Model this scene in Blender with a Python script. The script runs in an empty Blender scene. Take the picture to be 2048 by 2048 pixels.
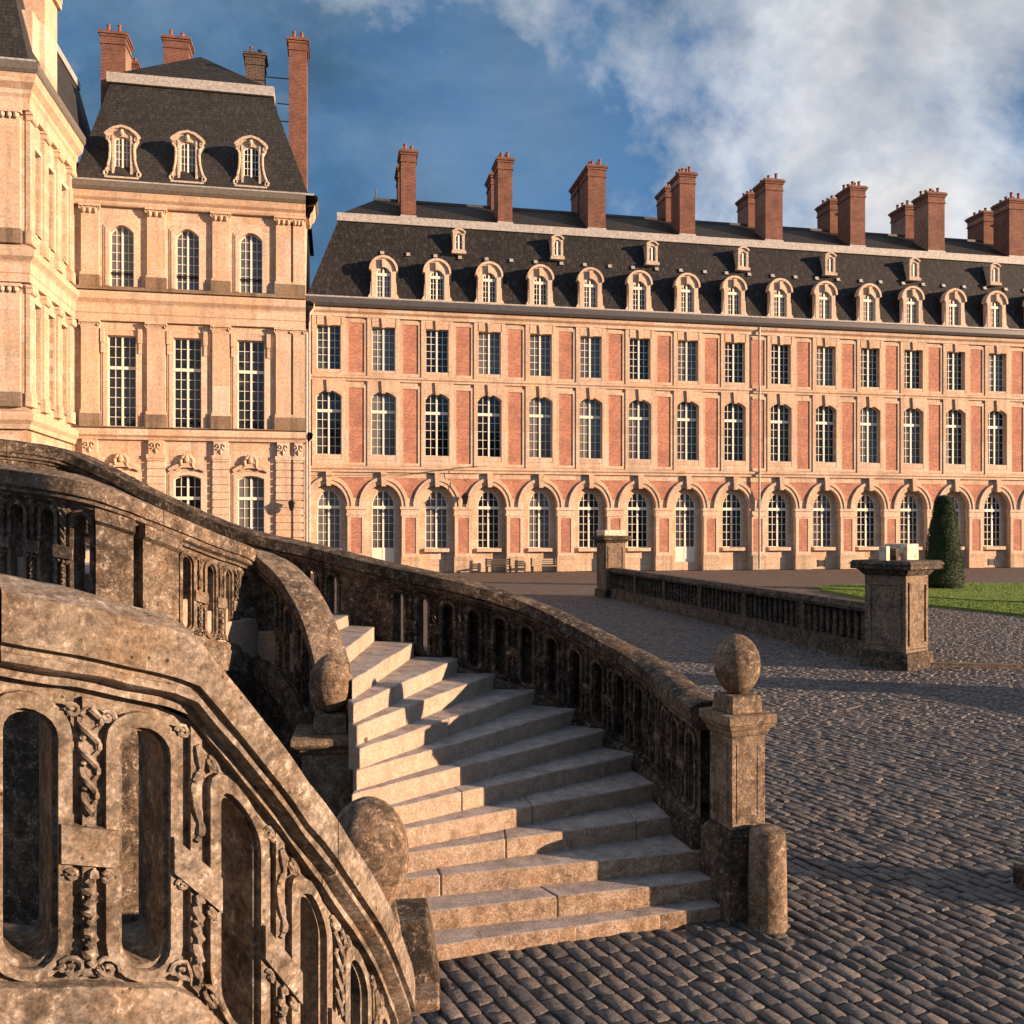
import bpy, bmesh, math, random
from mathutils import Vector, Matrix
from mathutils.geometry import tessellate_polygon
R = math.radians
random.seed(7)
scene = bpy.context.scene
COL = scene.collection

# ------------------------------------------------------------------ camera
cam_d = bpy.data.cameras.new('camera')
cam = bpy.data.objects.new('camera', cam_d); COL.objects.link(cam)
cam.location = (0, 0, 3.5); cam.rotation_euler = (R(90), 0, 0)
cam_d.sensor_width = 36; cam_d.lens = 36 * 1800 / 2048
cam_d.shift_y = 38 / 2048
cam_d.clip_start = .05; cam_d.clip_end = 3000
scene.camera = cam

# ------------------------------------------------------------------ light
SUN_AZ, SUN_EL = -15.5, 9.0                # azimuth from +X, elevation
sd = Vector((math.cos(R(SUN_AZ)) * math.cos(R(SUN_EL)), math.sin(R(SUN_AZ)) * math.cos(R(SUN_EL)), math.sin(R(SUN_EL))))
sun_d = bpy.data.lights.new('sun', 'SUN'); sun_d.energy = 5.0; sun_d.angle = R(.6)
sun_d.color = (1.0, .67, .44)
sun = bpy.data.objects.new('sun', sun_d); COL.objects.link(sun)
sun.rotation_euler = (-sd).to_track_quat('-Z', 'Y').to_euler()

world = bpy.data.worlds.new('World'); scene.world = world; world.use_nodes = True
nt = world.node_tree; nt.nodes.clear()
def wn(t, **k):
    n = nt.nodes.new(t)
    for a, b in k.items(): setattr(n, a, b)
    return n
wl = nt.links.new
out = wn('ShaderNodeOutputWorld'); bg = wn('ShaderNodeBackground'); wl(bg.outputs[0], out.inputs[0])
sky = wn('ShaderNodeTexSky', sky_type='NISHITA'); sky.sun_disc = False
sky.sun_elevation = R(SUN_EL); sky.sun_rotation = R(90 - SUN_AZ)
sky.air_density = 1.0; sky.dust_density = .25; sky.ozone_density = 2.0
tc = wn('ShaderNodeTexCoord'); sep = wn('ShaderNodeSeparateXYZ'); wl(tc.outputs['Generated'], sep.inputs[0])
DECK_OFF, HEAD_OFF = (5.78, 1.4, 6.9), (11.80, 2.01, 8.9)
# clouds: noise on a flat cloud deck  (direction / height)
def wm(op, a, b=None, c=None):
    n = wn('ShaderNodeMath', operation=op)
    for i, v in enumerate((a, b, c)):
        if v is None: continue
        if isinstance(v, (int, float)): n.inputs[i].default_value = v
        else: wl(v, n.inputs[i])
    return n.outputs[0]
zz = wm('ADD', wm('MAXIMUM', sep.outputs[2], 0.0), .75)
comb = wn('ShaderNodeCombineXYZ')
wl(wm('DIVIDE', sep.outputs[0], zz), comb.inputs[0]); wl(wm('DIVIDE', sep.outputs[1], zz), comb.inputs[1])
def wnoise(scale, detail, rough, off, dist=0.0):
    mp = wn('ShaderNodeMapping'); mp.inputs['Location'].default_value = off
    wl(comb.outputs[0], mp.inputs[0])
    n = wn('ShaderNodeTexNoise'); n.inputs['Scale'].default_value = scale; n.inputs['Detail'].default_value = detail
    n.inputs['Roughness'].default_value = rough; n.inputs['Distortion'].default_value = dist
    wl(mp.outputs[0], n.inputs['Vector']); return n.outputs['Fac']
def wramp(fac, stops):
    r = wn('ShaderNodeValToRGB'); e = r.color_ramp.elements
    e[0].position, e[0].color = stops[0]; e[1].position, e[1].color = stops[-1]
    for p, c in stops[1:-1]:
        x = e.new(p); x.color = c
    wl(fac, r.inputs[0]); return r.outputs[0]
g = lambda v: (v, v, v, 1)
def wmix(f, a, b):
    x = wn('ShaderNodeMix', data_type='RGBA'); wl(f, x.inputs['Factor'])
    for k, v in (('A', a), ('B', b)):
        if isinstance(v, tuple): x.inputs[k].default_value = v
        else: wl(v, x.inputs[k])
    return x.outputs['Result']
def wscale(c, k):
    x = wn('ShaderNodeVectorMath', operation='SCALE'); wl(c, x.inputs[0]); x.inputs['Scale'].default_value = k; return x.outputs[0]
blue = wn('ShaderNodeVectorMath', operation='MULTIPLY'); wl(sky.outputs[0], blue.inputs[0]); blue.inputs[1].default_value = (.046, .070, .096)
# a flat grey-blue deck below, brighter cumulus heads above it
deck = wramp(wnoise(1.15, 8, .60, DECK_OFF, .4), [(.40, g(0)), (.58, g(1))])
head = wramp(wnoise(1.55, 10, .60, HEAD_OFF, .30), [(.485, g(0)), (.555, g(.45)), (.66, g(1))])
fine = wramp(wnoise(4.5, 7, .6, (1.3, 9.1, 4), .3), [(.30, g(.42)), (.70, g(1.15))])
low = wramp(sep.outputs[2], [(.02, g(1)), (.24, g(0))])            # clouds overlap towards the horizon
deckc = wramp(wnoise(2.4, 8, .62, (4.2, 7.3, 1.1), .4), [(.34, (.016, .036, .066, 1)), (.50, (.030, .066, .112, 1)), (.68, (.105, .150, .195, 1))])
dk = wmix(wm('MAXIMUM', deck, low), blue.outputs[0], deckc)
hc = wn('ShaderNodeVectorMath', operation='MULTIPLY'); wl(fine, hc.inputs[0]); hc.inputs[1].default_value = (.52, .51, .50)
allc = wmix(head, dk, hc.outputs[0])
wl(allc, bg.inputs[0]); bg.inputs[1].default_value = 1.0

scene.view_settings.view_transform = 'Standard'; scene.view_settings.look = 'None'
scene.view_settings.exposure = 1.22; scene.view_settings.gamma = 1.0
scene.view_settings.use_curve_mapping = False
scene.cycles.max_bounces = 6; scene.cycles.diffuse_bounces = 1

# ------------------------------------------------------------------ materials
def newmat(name):
    m = bpy.data.materials.new(name); m.use_nodes = True
    t = m.node_tree; b = t.nodes['Principled BSDF']
    return m, t, b
class NB:
    def __init__(s, t): s.t = t
    def n(s, ty, **k):
        x = s.t.nodes.new(ty)
        for a, b in k.items(): setattr(x, a, b)
        return x
    def l(s, a, b): s.t.links.new(a, b)
    def val(s, sock, v):
        if isinstance(v, (int, float, tuple)): sock.default_value = v
        else: s.l(v, sock)
    def math(s, op, a, b=0.0, clamp=False):
        x = s.n('ShaderNodeMath', operation=op); x.use_clamp = clamp
        s.val(x.inputs[0], a); s.val(x.inputs[1], b); return x.outputs[0]
    def pos(s): return s.n('ShaderNodeNewGeometry').outputs['Position']
    def obj(s): return s.n('ShaderNodeTexCoord').outputs['Object']
    def noise(s, vec, scale, detail=5, rough=.6, stretch=None, dist=0.0):
        if stretch:
            mp = s.n('ShaderNodeMapping'); mp.inputs['Scale'].default_value = stretch; s.l(vec, mp.inputs[0]); vec = mp.outputs[0]
        x = s.n('ShaderNodeTexNoise'); x.inputs['Scale'].default_value = scale; x.inputs['Detail'].default_value = detail
        x.inputs['Roughness'].default_value = rough; x.inputs['Distortion'].default_value = dist; s.l(vec, x.inputs['Vector']); return x.outputs['Fac']
    def vor(s, vec, scale, feat='F1'):
        x = s.n('ShaderNodeTexVoronoi', feature=feat); x.inputs['Scale'].default_value = scale; s.l(vec, x.inputs['Vector']); return x.outputs['Distance']
    def ramp(s, fac, stops):
        r = s.n('ShaderNodeValToRGB'); e = r.color_ramp.elements
        e[0].position, e[0].color = stops[0]; e[1].position, e[1].color = stops[-1]
        for p, c in stops[1:-1]: e.new(p).color = c
        s.l(fac, r.inputs[0]); return r.outputs[0]
    def mix(s, f, a, b, mode='MIX'):
        x = s.n('ShaderNodeMix', data_type='RGBA', blend_type=mode)
        s.val(x.inputs['Factor'], f); s.val(x.inputs['A'], a); s.val(x.inputs['B'], b); return x.outputs['Result']
    def bump(s, h, strength, dist, nrm=None):
        x = s.n('ShaderNodeBump'); x.inputs['Strength'].default_value = strength; x.inputs['Distance'].default_value = dist
        s.l(h, x.inputs['Height'])
        if nrm is not None: s.l(nrm, x.inputs['Normal'])
        return x.outputs[0]
    def planar(s, vec, a, b):
        sp = s.n('ShaderNodeSeparateXYZ'); s.l(vec, sp.inputs[0]); c = s.n('ShaderNodeCombineXYZ')
        s.l(sp.outputs[a], c.inputs[0]); s.l(sp.outputs[b], c.inputs[1]); return c.outputs[0]
    def brick(s, vec, w, h, mortar, c1, c2, cm, off=.5):
        x = s.n('ShaderNodeTexBrick'); x.offset = off
        x.inputs['Scale'].default_value = 1; x.inputs['Brick Width'].default_value = w; x.inputs['Row Height'].default_value = h
        x.inputs['Mortar Size'].default_value = mortar; x.inputs['Mortar Smooth'].default_value = .3
        x.inputs['Color1'].default_value = c1; x.inputs['Color2'].default_value = c2; x.inputs['Mortar'].default_value = cm
        s.l(vec, x.inputs['Vector']); return x.outputs['Color'], x.outputs['Fac']
C4 = lambda r, g_, b: (r, g_, b, 1)

def ashlar(name, base, axes=(0, 2), dirt=.6, bw=1.1, bh=.55):
    m, t, b = newmat(name); q = NB(t)
    P = q.pos(); O = q.obj()
    c1 = C4(*base); c2 = C4(base[0] * .80, base[1] * .73, base[2] * .64); cm = C4(base[0] * .62, base[1] * .55, base[2] * .5)
    col, fac = q.brick(q.planar(O, *axes), bw, bh, .012, c1, c2, cm)
    n1 = q.noise(P, .55, 6, .65); n2 = q.noise(P, 6, 5, .65)
    col = q.mix(q.math('MULTIPLY', q.ramp(n1, [(.45, g(0)), (.68, g(1))]), .55), col, C4(base[0] * 1.08, base[1] * .80, base[2] * .58))
    streak = q.noise(P, 1.6, 5, .6, (1.0, 1.0, .10))
    col = q.mix(q.math('MULTIPLY', q.ramp(streak, [(.49, g(0)), (.68, g(1))]), dirt), col, C4(base[0] * .42, base[1] * .38, base[2] * .34))
    col = q.mix(.5, col, q.ramp(n2, [(.3, g(.25)), (.7, g(.85))]), 'OVERLAY')
    n5 = q.noise(P, .22, 7, .7); col = q.mix(q.math('MULTIPLY', q.ramp(n5, [(.5, g(0)), (.68, g(1))]), .4), col, C4(base[0] * .52, base[1] * .50, base[2] * .50))
    q.l(col, b.inputs['Base Color']); b.inputs['Roughness'].default_value = .88
    h = q.math('ADD', q.math('MULTIPLY', fac, -1.0), q.math('MULTIPLY', n2, .6))
    q.l(q.bump(h, .5, .02), b.inputs['Normal'])
    return m

def brickwork(name, base, w=.24, hh=.10):
    m, t, b = newmat(name); q = NB(t); O = q.obj(); P = q.pos()
    col, fac = q.brick(q.planar(O, 0, 2), w, hh, .012, C4(*base), C4(base[0] * .62, base[1] * .50, base[2] * .5), C4(.36, .27, .20))
    n1 = q.noise(P, .8, 6, .7); n2 = q.noise(P, 9, 3, .7)
    col = q.mix(q.math('MULTIPLY', q.ramp(n1, [(.43, g(0)), (.66, g(1))]), .65), col, C4(base[0] * .42, base[1] * .46, base[2] * .52))
    col = q.mix(.35, col, q.ramp(n2, [(.3, g(.2)), (.7, g(.9))]), 'SOFT_LIGHT')
    q.l(col, b.inputs['Base Color']); b.inputs['Roughness'].default_value = .9
    q.l(q.bump(q.math('ADD', q.math('MULTIPLY', fac, -1.0), n2), .5, .015), b.inputs['Normal']); return m

def slate(name, tint=(.0125, .0130, .0150), moss=(.0175, .0150, .0125)):
    m, t, b = newmat(name); q = NB(t); O = q.obj(); P = q.pos()
    col, fac = q.brick(q.planar(O, 0, 2), .5, .28, .02, C4(*tint), C4(tint[0] * .6, tint[1] * .6, tint[2] * .62), C4(.004, .004, .004))
    st = q.noise(P, 1.1, 8, .72, (1, 1, .22)); n2 = q.noise(P, 4.5, 8, .75, (1, 1, .4))
    col = q.mix(q.math('MULTIPLY', q.ramp(st, [(.42, g(0)), (.68, g(1))]), .7), col, C4(*moss))
    col = q.mix(q.math('MULTIPLY', q.ramp(n2, [(.50, g(0)), (.72, g(1))]), .8), col, C4(.085, .083, .078))
    q.l(col, b.inputs['Base Color']); b.inputs['Roughness'].default_value = .7; b.inputs['Specular IOR Level'].default_value = .3
    q.l(q.bump(q.math('ADD', q.math('MULTIPLY', fac, -1.0), q.math('MULTIPLY', n2, .5)), .6, .03), b.inputs['Normal']); return m

def oldstone(name, light, dark, lich=.5, scale=1.0, pale=.35, bs=.55):
    """weathered limestone: tan body, black lichen crust, rust and pale spots, pits"""
    m, t, b = newmat(name); q = NB(t); P = q.pos()
    n0 = q.noise(P, 1.9 * scale, 9, .70, None, .3); n1 = q.noise(P, 7.5 * scale, 9, .75, None, .4); n2 = q.noise(P, 42 * scale, 6, .75); n3 = q.noise(P, 13 * scale, 8, .7, None, .6); n4 = q.noise(P, 3.1 * scale, 6, .65)
    body = q.mix(q.ramp(n1, [(.36, g(0)), (.62, g(1))]), C4(light[0] * 1.25, light[1] * 1.22, light[2] * 1.2), C4(light[0] * .62, light[1] * .52, light[2] * .42))
    body = q.mix(q.math('MULTIPLY', q.ramp(n4, [(.52, g(0)), (.66, g(1))]), .40), body, C4(light[0] * 1.2, light[1] * .88, light[2] * .60))
    mask = q.ramp(q.math('ADD', q.math('MULTIPLY', n0, .5), q.math('MULTIPLY', n3, .5)), [(.60 - .20 * lich, g(0)), (.66 - .12 * lich, g(1))])
    col = q.mix(q.math('MULTIPLY', mask, .35 + .6 * lich), body, C4(*dark))
    spots = q.ramp(q.math('ADD', q.math('MULTIPLY', n3, -.55), q.math('ADD', q.math('MULTIPLY', n2, .45), .55)), [(.55, g(0)), (.62, g(1))])
    col = q.mix(q.math('MULTIPLY', spots, pale), col, C4(.50, .46, .40))
    pit = q.ramp(q.vor(P, 19 * scale), [(.07, g(1)), (.17, g(0))])
    pit = q.math('MULTIPLY', pit, q.ramp(n4, [(.45, g(0)), (.55, g(1))]))
    col = q.mix(q.math('MULTIPLY', pit, .75), col, C4(dark[0] * .6, dark[1] * .6, dark[2] * .6))
    col = q.mix(.85, col, q.ramp(n2, [(.30, g(.16)), (.70, g(.88))]), 'OVERLAY')
    q.l(col, b.inputs['Base Color']); b.inputs['Roughness'].default_value = .92; b.inputs['Specular IOR Level'].default_value = .25
    h = q.math('ADD', q.math('ADD', q.math('MULTIPLY', n1, 1.0), q.math('MULTIPLY', n2, .45)), q.math('MULTIPLY', pit, -.7))
    q.l(q.bump(h, bs, .045 / scale), b.inputs['Normal']); return m

def plain(name, col, rough=.6, metal=0.0, var=.3, sc=3.0):
    m, t, b = newmat(name); q = NB(t); P = q.pos(); n = q.noise(P, sc, 5, .65)
    q.l(q.mix(q.math('MULTIPLY', q.ramp(n, [(.35, g(0)), (.7, g(1))]), var), C4(*col), C4(col[0] * .45, col[1] * .45, col[2] * .45)), b.inputs['Base Color'])
    b.inputs['Roughness'].default_value = rough; b.inputs['Metallic'].default_value = metal
    q.l(q.bump(n, .2, .01), b.inputs['Normal']); return m

M = {}
M['stone'] = ashlar('facade_limestone', (.60, .468, .362))
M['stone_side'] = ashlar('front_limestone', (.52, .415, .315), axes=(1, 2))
M['trim'] = ashlar('trim_limestone', (.60, .472, .370), dirt=.45, bw=2.3, bh=3.0)
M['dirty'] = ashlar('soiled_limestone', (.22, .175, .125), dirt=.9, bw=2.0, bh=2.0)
M['plinth'] = ashlar('plinth_stone', (.50, .39, .28), dirt=.7, bw=1.2, bh=.5)
M['brick'] = brickwork('panel_brick', (.55, .24, .15))
M['chimney'] = brickwork('chimney_brick', (.175, .060, .036), .3, .12)
M['slate'] = slate('roof_slate')
M['slate_top'] = slate('upper_roof_slate', (.009, .0075, .007), (.018, .0105, .007))
M['slate_moss'] = slate('mossy_roof_slate', (.030, .031, .033), (.028, .027, .018))
M['lead'] = plain('lead_flashing', (.46, .44, .41), .6, .0, .95, 5.0)
M['gutter'] = plain('dark_lead_gutter', (.075, .072, .075), .5, .0, .5, 2.5)
M['white'] = plain('painted_joinery', (.78, .73, .62), .45, 0, .12)
M['pot'] = plain('terracotta_pot', (.25, .085, .05), .8, 0, .4)
M['iron'] = plain('black_iron', (.02, .02, .022), .5, .4, .2)
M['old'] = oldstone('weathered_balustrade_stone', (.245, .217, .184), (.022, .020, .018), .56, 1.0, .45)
M['black'] = oldstone('lichened_shaded_stone', (.13, .105, .082), (.013, .012, .011), .85, 1.0, .40)  # black lichen, with shade of stair well and newel plinth put into the colour
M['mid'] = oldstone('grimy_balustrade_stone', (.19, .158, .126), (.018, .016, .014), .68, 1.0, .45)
M['ball'] = oldstone('lichened_ball_stone', (.20, .155, .115), (.018, .017, .016), .68, 1.3, .45)
M['pier'] = oldstone('pier_stone', (.215, .172, .130), (.026, .023, .020), .60, 1.2, .4)
def stepmat():
    m = oldstone('step_limestone', (.34, .27, .21), (.085, .055, .032), .55, 1.2, .25, .5); t = m.node_tree; q = NB(t); b = t.nodes['Principled BSDF']
    src = b.inputs['Base Color'].links[0].from_socket; ge = q.n('ShaderNodeNewGeometry')
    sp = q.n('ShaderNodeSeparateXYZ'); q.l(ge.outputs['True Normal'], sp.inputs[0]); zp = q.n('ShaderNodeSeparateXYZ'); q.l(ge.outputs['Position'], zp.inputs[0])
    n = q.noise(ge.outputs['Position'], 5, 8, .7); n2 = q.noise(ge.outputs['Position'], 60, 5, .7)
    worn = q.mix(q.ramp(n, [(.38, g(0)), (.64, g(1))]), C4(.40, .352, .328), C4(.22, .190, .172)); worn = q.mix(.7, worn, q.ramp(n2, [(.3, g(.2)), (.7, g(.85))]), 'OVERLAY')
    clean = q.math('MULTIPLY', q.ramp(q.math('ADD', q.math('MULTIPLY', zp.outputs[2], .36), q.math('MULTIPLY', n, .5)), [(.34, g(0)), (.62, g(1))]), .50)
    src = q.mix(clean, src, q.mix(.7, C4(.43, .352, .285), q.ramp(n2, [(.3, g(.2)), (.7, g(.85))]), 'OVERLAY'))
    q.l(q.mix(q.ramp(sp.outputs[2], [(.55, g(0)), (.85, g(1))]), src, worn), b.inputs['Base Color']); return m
M['step'] = stepmat()
M['pale'] = oldstone('pale_cut_stone', (.70, .60, .50), (.4, .33, .26), .1, 1.0, .1, .2)
def glassmat():
    m, t, b = newmat('window_glass'); q = NB(t)
    r = q.n('ShaderNodeObjectInfo').outputs['Random']; n = q.noise(q.pos(), 1.1, 2, .5)
    col = q.mix(q.math('MULTIPLY', q.ramp(q.math('ADD', q.math('MULTIPLY', r, .6), q.math('MULTIPLY', n, .4)), [(.42, g(0)), (.85, g(1))]), 1.0), C4(.006, .007, .009), C4(.17, .175, .18))
    q.l(col, b.inputs['Base Color']); b.inputs['Roughness'].default_value = .06; b.inputs['IOR'].default_value = 1.5
    q.l(q.bump(q.noise(q.pos(), 2.2, 2, .5), .15, .05), b.inputs['Normal']); return m
M['glass'] = glassmat()
def cobmat(name, far):
    m, t, b = newmat(name); q = NB(t); P = q.pos()
    n1 = q.noise(P, 30, 5, .7); n2 = q.noise(P, .7, 4, .6)
    if far:
        rot = q.n('ShaderNodeMapping'); rot.inputs['Rotation'].default_value = (0, 0, R(-27.4)); q.l(P, rot.inputs[0])
        col, fac = q.brick(rot.outputs[0], .175, .225, .018, C4(.088, .080, .078), C4(.050, .048, .052), C4(.016, .015, .014))
    else:
        at = q.n('ShaderNodeAttribute'); at.attribute_name = 'tone'
        r = q.math('ADD', at.outputs['Fac'], q.n('ShaderNodeObjectInfo').outputs['Random'])
        r = q.math('FRACT', r)
        col = q.ramp(r, [(0, C4(.056, .055, .060)), (.35, C4(.092, .088, .090)), (.62, C4(.122, .104, .092)), (.8, C4(.074, .076, .084)), (1, C4(.175, .148, .126))])
        fac = None
    col = q.mix(q.math('MULTIPLY', q.ramp(n2, [(.4, g(0)), (.7, g(1))]), .35), col, C4(.085, .070, .060))
    n7 = q.noise(P, 95, 4, .7); col = q.mix(.9, col, q.ramp(n1, [(.30, g(.14)), (.70, g(.86))]), 'OVERLAY'); col = q.mix(.6, col, q.ramp(n7, [(.30, g(.2)), (.72, g(.85))]), 'OVERLAY')
    q.l(col, b.inputs['Base Color']); b.inputs['Roughness'].default_value = .62
    h = n1 if fac is None else q.math('ADD', q.math('MULTIPLY', fac, -1.5), q.math('MULTIPLY', n1, .4))
    q.l(q.bump(q.math('ADD', h, q.math('MULTIPLY', n7, .5)), .8, .02), b.inputs['Normal']); return m
M['cob_far'] = cobmat('paved_court', True); M['cob'] = cobmat('sandstone_sett', False)
M['joint'] = plain('sandy_joint', (.062, .054, .047), .95, 0, .4, 4)
def grassmat(name, c1, c2):
    m, t, b = newmat(name); q = NB(t); P = q.pos(); n = q.noise(P, 2.2, 8, .7); n2 = q.noise(P, 40, 3, .7)
    col = q.mix(q.ramp(n, [(.35, g(0)), (.68, g(1))]), C4(*c1), C4(*c2)); col = q.mix(.4, col, q.ramp(n2, [(.3, g(.2)), (.7, g(.9))]), 'SOFT_LIGHT')
    q.l(col, b.inputs['Base Color']); b.inputs['Roughness'].default_value = .8
    q.l(q.bump(n2, .8, .06), b.inputs['Normal']); return m
M['grass'] = grassmat('lawn_grass', (.12, .20, .018), (.17, .25, .03))
M['yew'] = grassmat('yew_leaf', (.012, .030, .008), (.026, .050, .011))
M['bark'] = plain('bark', (.06, .045, .035), .9)
M['wood'] = plain('dark_bench_wood', (.07, .05, .035), .7)
M['gutter2'] = plain('grey_weathered_gutter', (.15, .135, .115), .8, 0, .8, 5)
M['dark_brick'] = brickwork('dark_chimney_brick', (.055, .032, .026), .3, .12)  # near-black brick for one pavilion chimney
M['grey'] = oldstone('grey_dormer_stone', (.50, .45, .385), (.16, .14, .12), .25, .8, .3, .4)
M['gravel'] = oldstone('gravel_court', (.140, .118, .108), (.075, .066, .063), .25, .35, .12, .3)
M['wood2'] = plain('pale_bench_wood', (.42, .31, .2), .7)
# ------------------------------------------------------------------ mesh helpers
class MB:
    def __init__(s): s.v = []; s.f = []
    def add(s, vs, fs):
        o = len(s.v); s.v += [tuple(p) for p in vs]; s.f += [tuple(i + o for i in f) for f in fs]; return s
    def box(s, x0, x1, y0, y1, z0, z1):
        return s.add([(x0, y0, z0), (x1, y0, z0), (x1, y1, z0), (x0, y1, z0), (x0, y0, z1), (x1, y0, z1), (x1, y1, z1), (x0, y1, z1)],
                     [(0, 3, 2, 1), (4, 5, 6, 7), (0, 1, 5, 4), (1, 2, 6, 5), (2, 3, 7, 6), (3, 0, 4, 7)])
    def frustum(s, cx, cy, z0, z1, a0, b0, a1, b1):
        return s.add([(cx - a0, cy - b0, z0), (cx + a0, cy - b0, z0), (cx + a0, cy + b0, z0), (cx - a0, cy + b0, z0),
                      (cx - a1, cy - b1, z1), (cx + a1, cy - b1, z1), (cx + a1, cy + b1, z1), (cx - a1, cy + b1, z1)],
                     [(0, 3, 2, 1), (4, 5, 6, 7), (0, 1, 5, 4), (1, 2, 6, 5), (2, 3, 7, 6), (3, 0, 4, 7)])
    def holed(s, outer, holes, y, fmap=None):
        loops = [outer] + list(holes); pts = [p for l in loops for p in l]
        tris = tessellate_polygon([[Vector((p[0], p[1], 0)) for p in l] for l in loops])
        fmap = fmap or (lambda p: (p[0], y, p[1]))
        return s.add([fmap(p) for p in pts], tris)
    def wallring(s, outl, y0, y1, closed=True, fmap=None):
        n = len(outl); f0 = fmap or (lambda p, y: (p[0], y, p[1]))
        vs = [f0(p, y0) for p in outl] + [f0(p, y1) for p in outl]
        return s.add(vs, [(i, (i + 1) % n, n + (i + 1) % n, n + i) for i in range(n if closed else n - 1)])
    def prism(s, poly, y0, y1, fmap=None):
        f0 = fmap or (lambda p, y: (p[0], y, p[1]))
        s.holed(poly, [], y0, lambda p: f0(p, y0)); s.holed(poly, [], y1, lambda p: f0(p, y1)); return s.wallring(poly, y0, y1, True, fmap)
    def ring(s, A, B, y0, y1, closed=True, fmap=None):
        n = len(A); f0 = fmap or (lambda p, y: (p[0], y, p[1])); rng = range(n if closed else n - 1)
        s.add([f0(p, y0) for p in A] + [f0(p, y0) for p in B], [(i, (i + 1) % n, n + (i + 1) % n, n + i) for i in rng])
        s.wallring(A, y0, y1, closed, fmap); s.wallring(B, y0, y1, closed, fmap)
        if not closed:
            for i in (0, n - 1): s.add([f0(A[i], y0), f0(B[i], y0), f0(B[i], y1), f0(A[i], y1)], [(0, 1, 2, 3)])
        return s
    def lathe(s, prof, n=16, c=(0, 0, 0), cap=True):
        vs = [(c[0] + r * math.cos(2 * math.pi * i / n), c[1] + r * math.sin(2 * math.pi * i / n), c[2] + z) for r, z in prof for i in range(n)]
        fs = [(j * n + i, j * n + (i + 1) % n, (j + 1) * n + (i + 1) % n, (j + 1) * n + i) for j in range(len(prof) - 1) for i in range(n)]
        if cap: fs += [tuple(range(n - 1, -1, -1)), tuple((len(prof) - 1) * n + i for i in range(n))]
        return s.add(vs, fs)
    def tube(s, pts, r, n=6):
        pts = [Vector(p) for p in pts]; vs = []
        for i, p in enumerate(pts):
            d = (pts[min(i + 1, len(pts) - 1)] - pts[max(i - 1, 0)]).normalized()
            a = Vector((0, 0, 1)) if abs(d.z) < .9 else Vector((1, 0, 0))
            u = d.cross(a).normalized(); w = d.cross(u)
            rr = r[i] if isinstance(r, (list, tuple)) else r
            vs += [p + (u * math.cos(2 * math.pi * k / n) + w * math.sin(2 * math.pi * k / n)) * rr for k in range(n)]
        m = len(pts)
        fs = [(j * n + k, j * n + (k + 1) % n, (j + 1) * n + (k + 1) % n, (j + 1) * n + k) for j in range(m - 1) for k in range(n)]
        fs += [tuple(range(n - 1, -1, -1)), tuple((m - 1) * n + k for k in range(n))]
        return s.add(vs, fs)
    def mesh(s, name, mat, smooth=None):
        me = bpy.data.meshes.new(name); me.from_pydata(s.v, [], s.f); me.materials.append(M[mat] if isinstance(mat, str) else mat)
        bm = bmesh.new(); bm.from_mesh(me)
        if smooth is not None: bmesh.ops.remove_doubles(bm, verts=bm.verts, dist=1e-4)
        bmesh.ops.recalc_face_normals(bm, faces=bm.faces); bm.to_mesh(me); bm.free()
        if smooth is not None:
            for p in me.polygons: p.use_smooth = True
            me.set_sharp_from_angle(angle=R(smooth))
        return me
    def build(s, name, mat, parent=None, smooth=None, bevel=0, loc=None):
        return link(name, s.mesh(name, mat, smooth), parent, bevel, loc)
def link(name, me, parent=None, bevel=0, loc=None):
    o = bpy.data.objects.new(name, me); COL.objects.link(o); o.parent = parent
    if loc: o.location = loc
    if bevel:
        b = o.modifiers.new('edge', 'BEVEL'); b.width = bevel; b.segments = 2; b.limit_method = 'ANGLE'; b.angle_limit = R(35)
        for p in me.polygons: p.use_smooth = True
        b.harden_normals = False; me.set_sharp_from_angle(angle=R(50))
    return o
def empty(name, loc=(0, 0, 0), rz=0):
    o = bpy.data.objects.new(name, None); COL.objects.link(o); o.location = loc; o.rotation_euler = (0, 0, rz); o.empty_display_size = .1; return o
def tag(o, label=None, cat=None, group=None, kind=None):
    for k, v in (('label', label), ('category', cat), ('group', group), ('kind', kind)):
        if v: o[k] = v
    return o
def lab(o, label): o['label'] = label; return o

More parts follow.
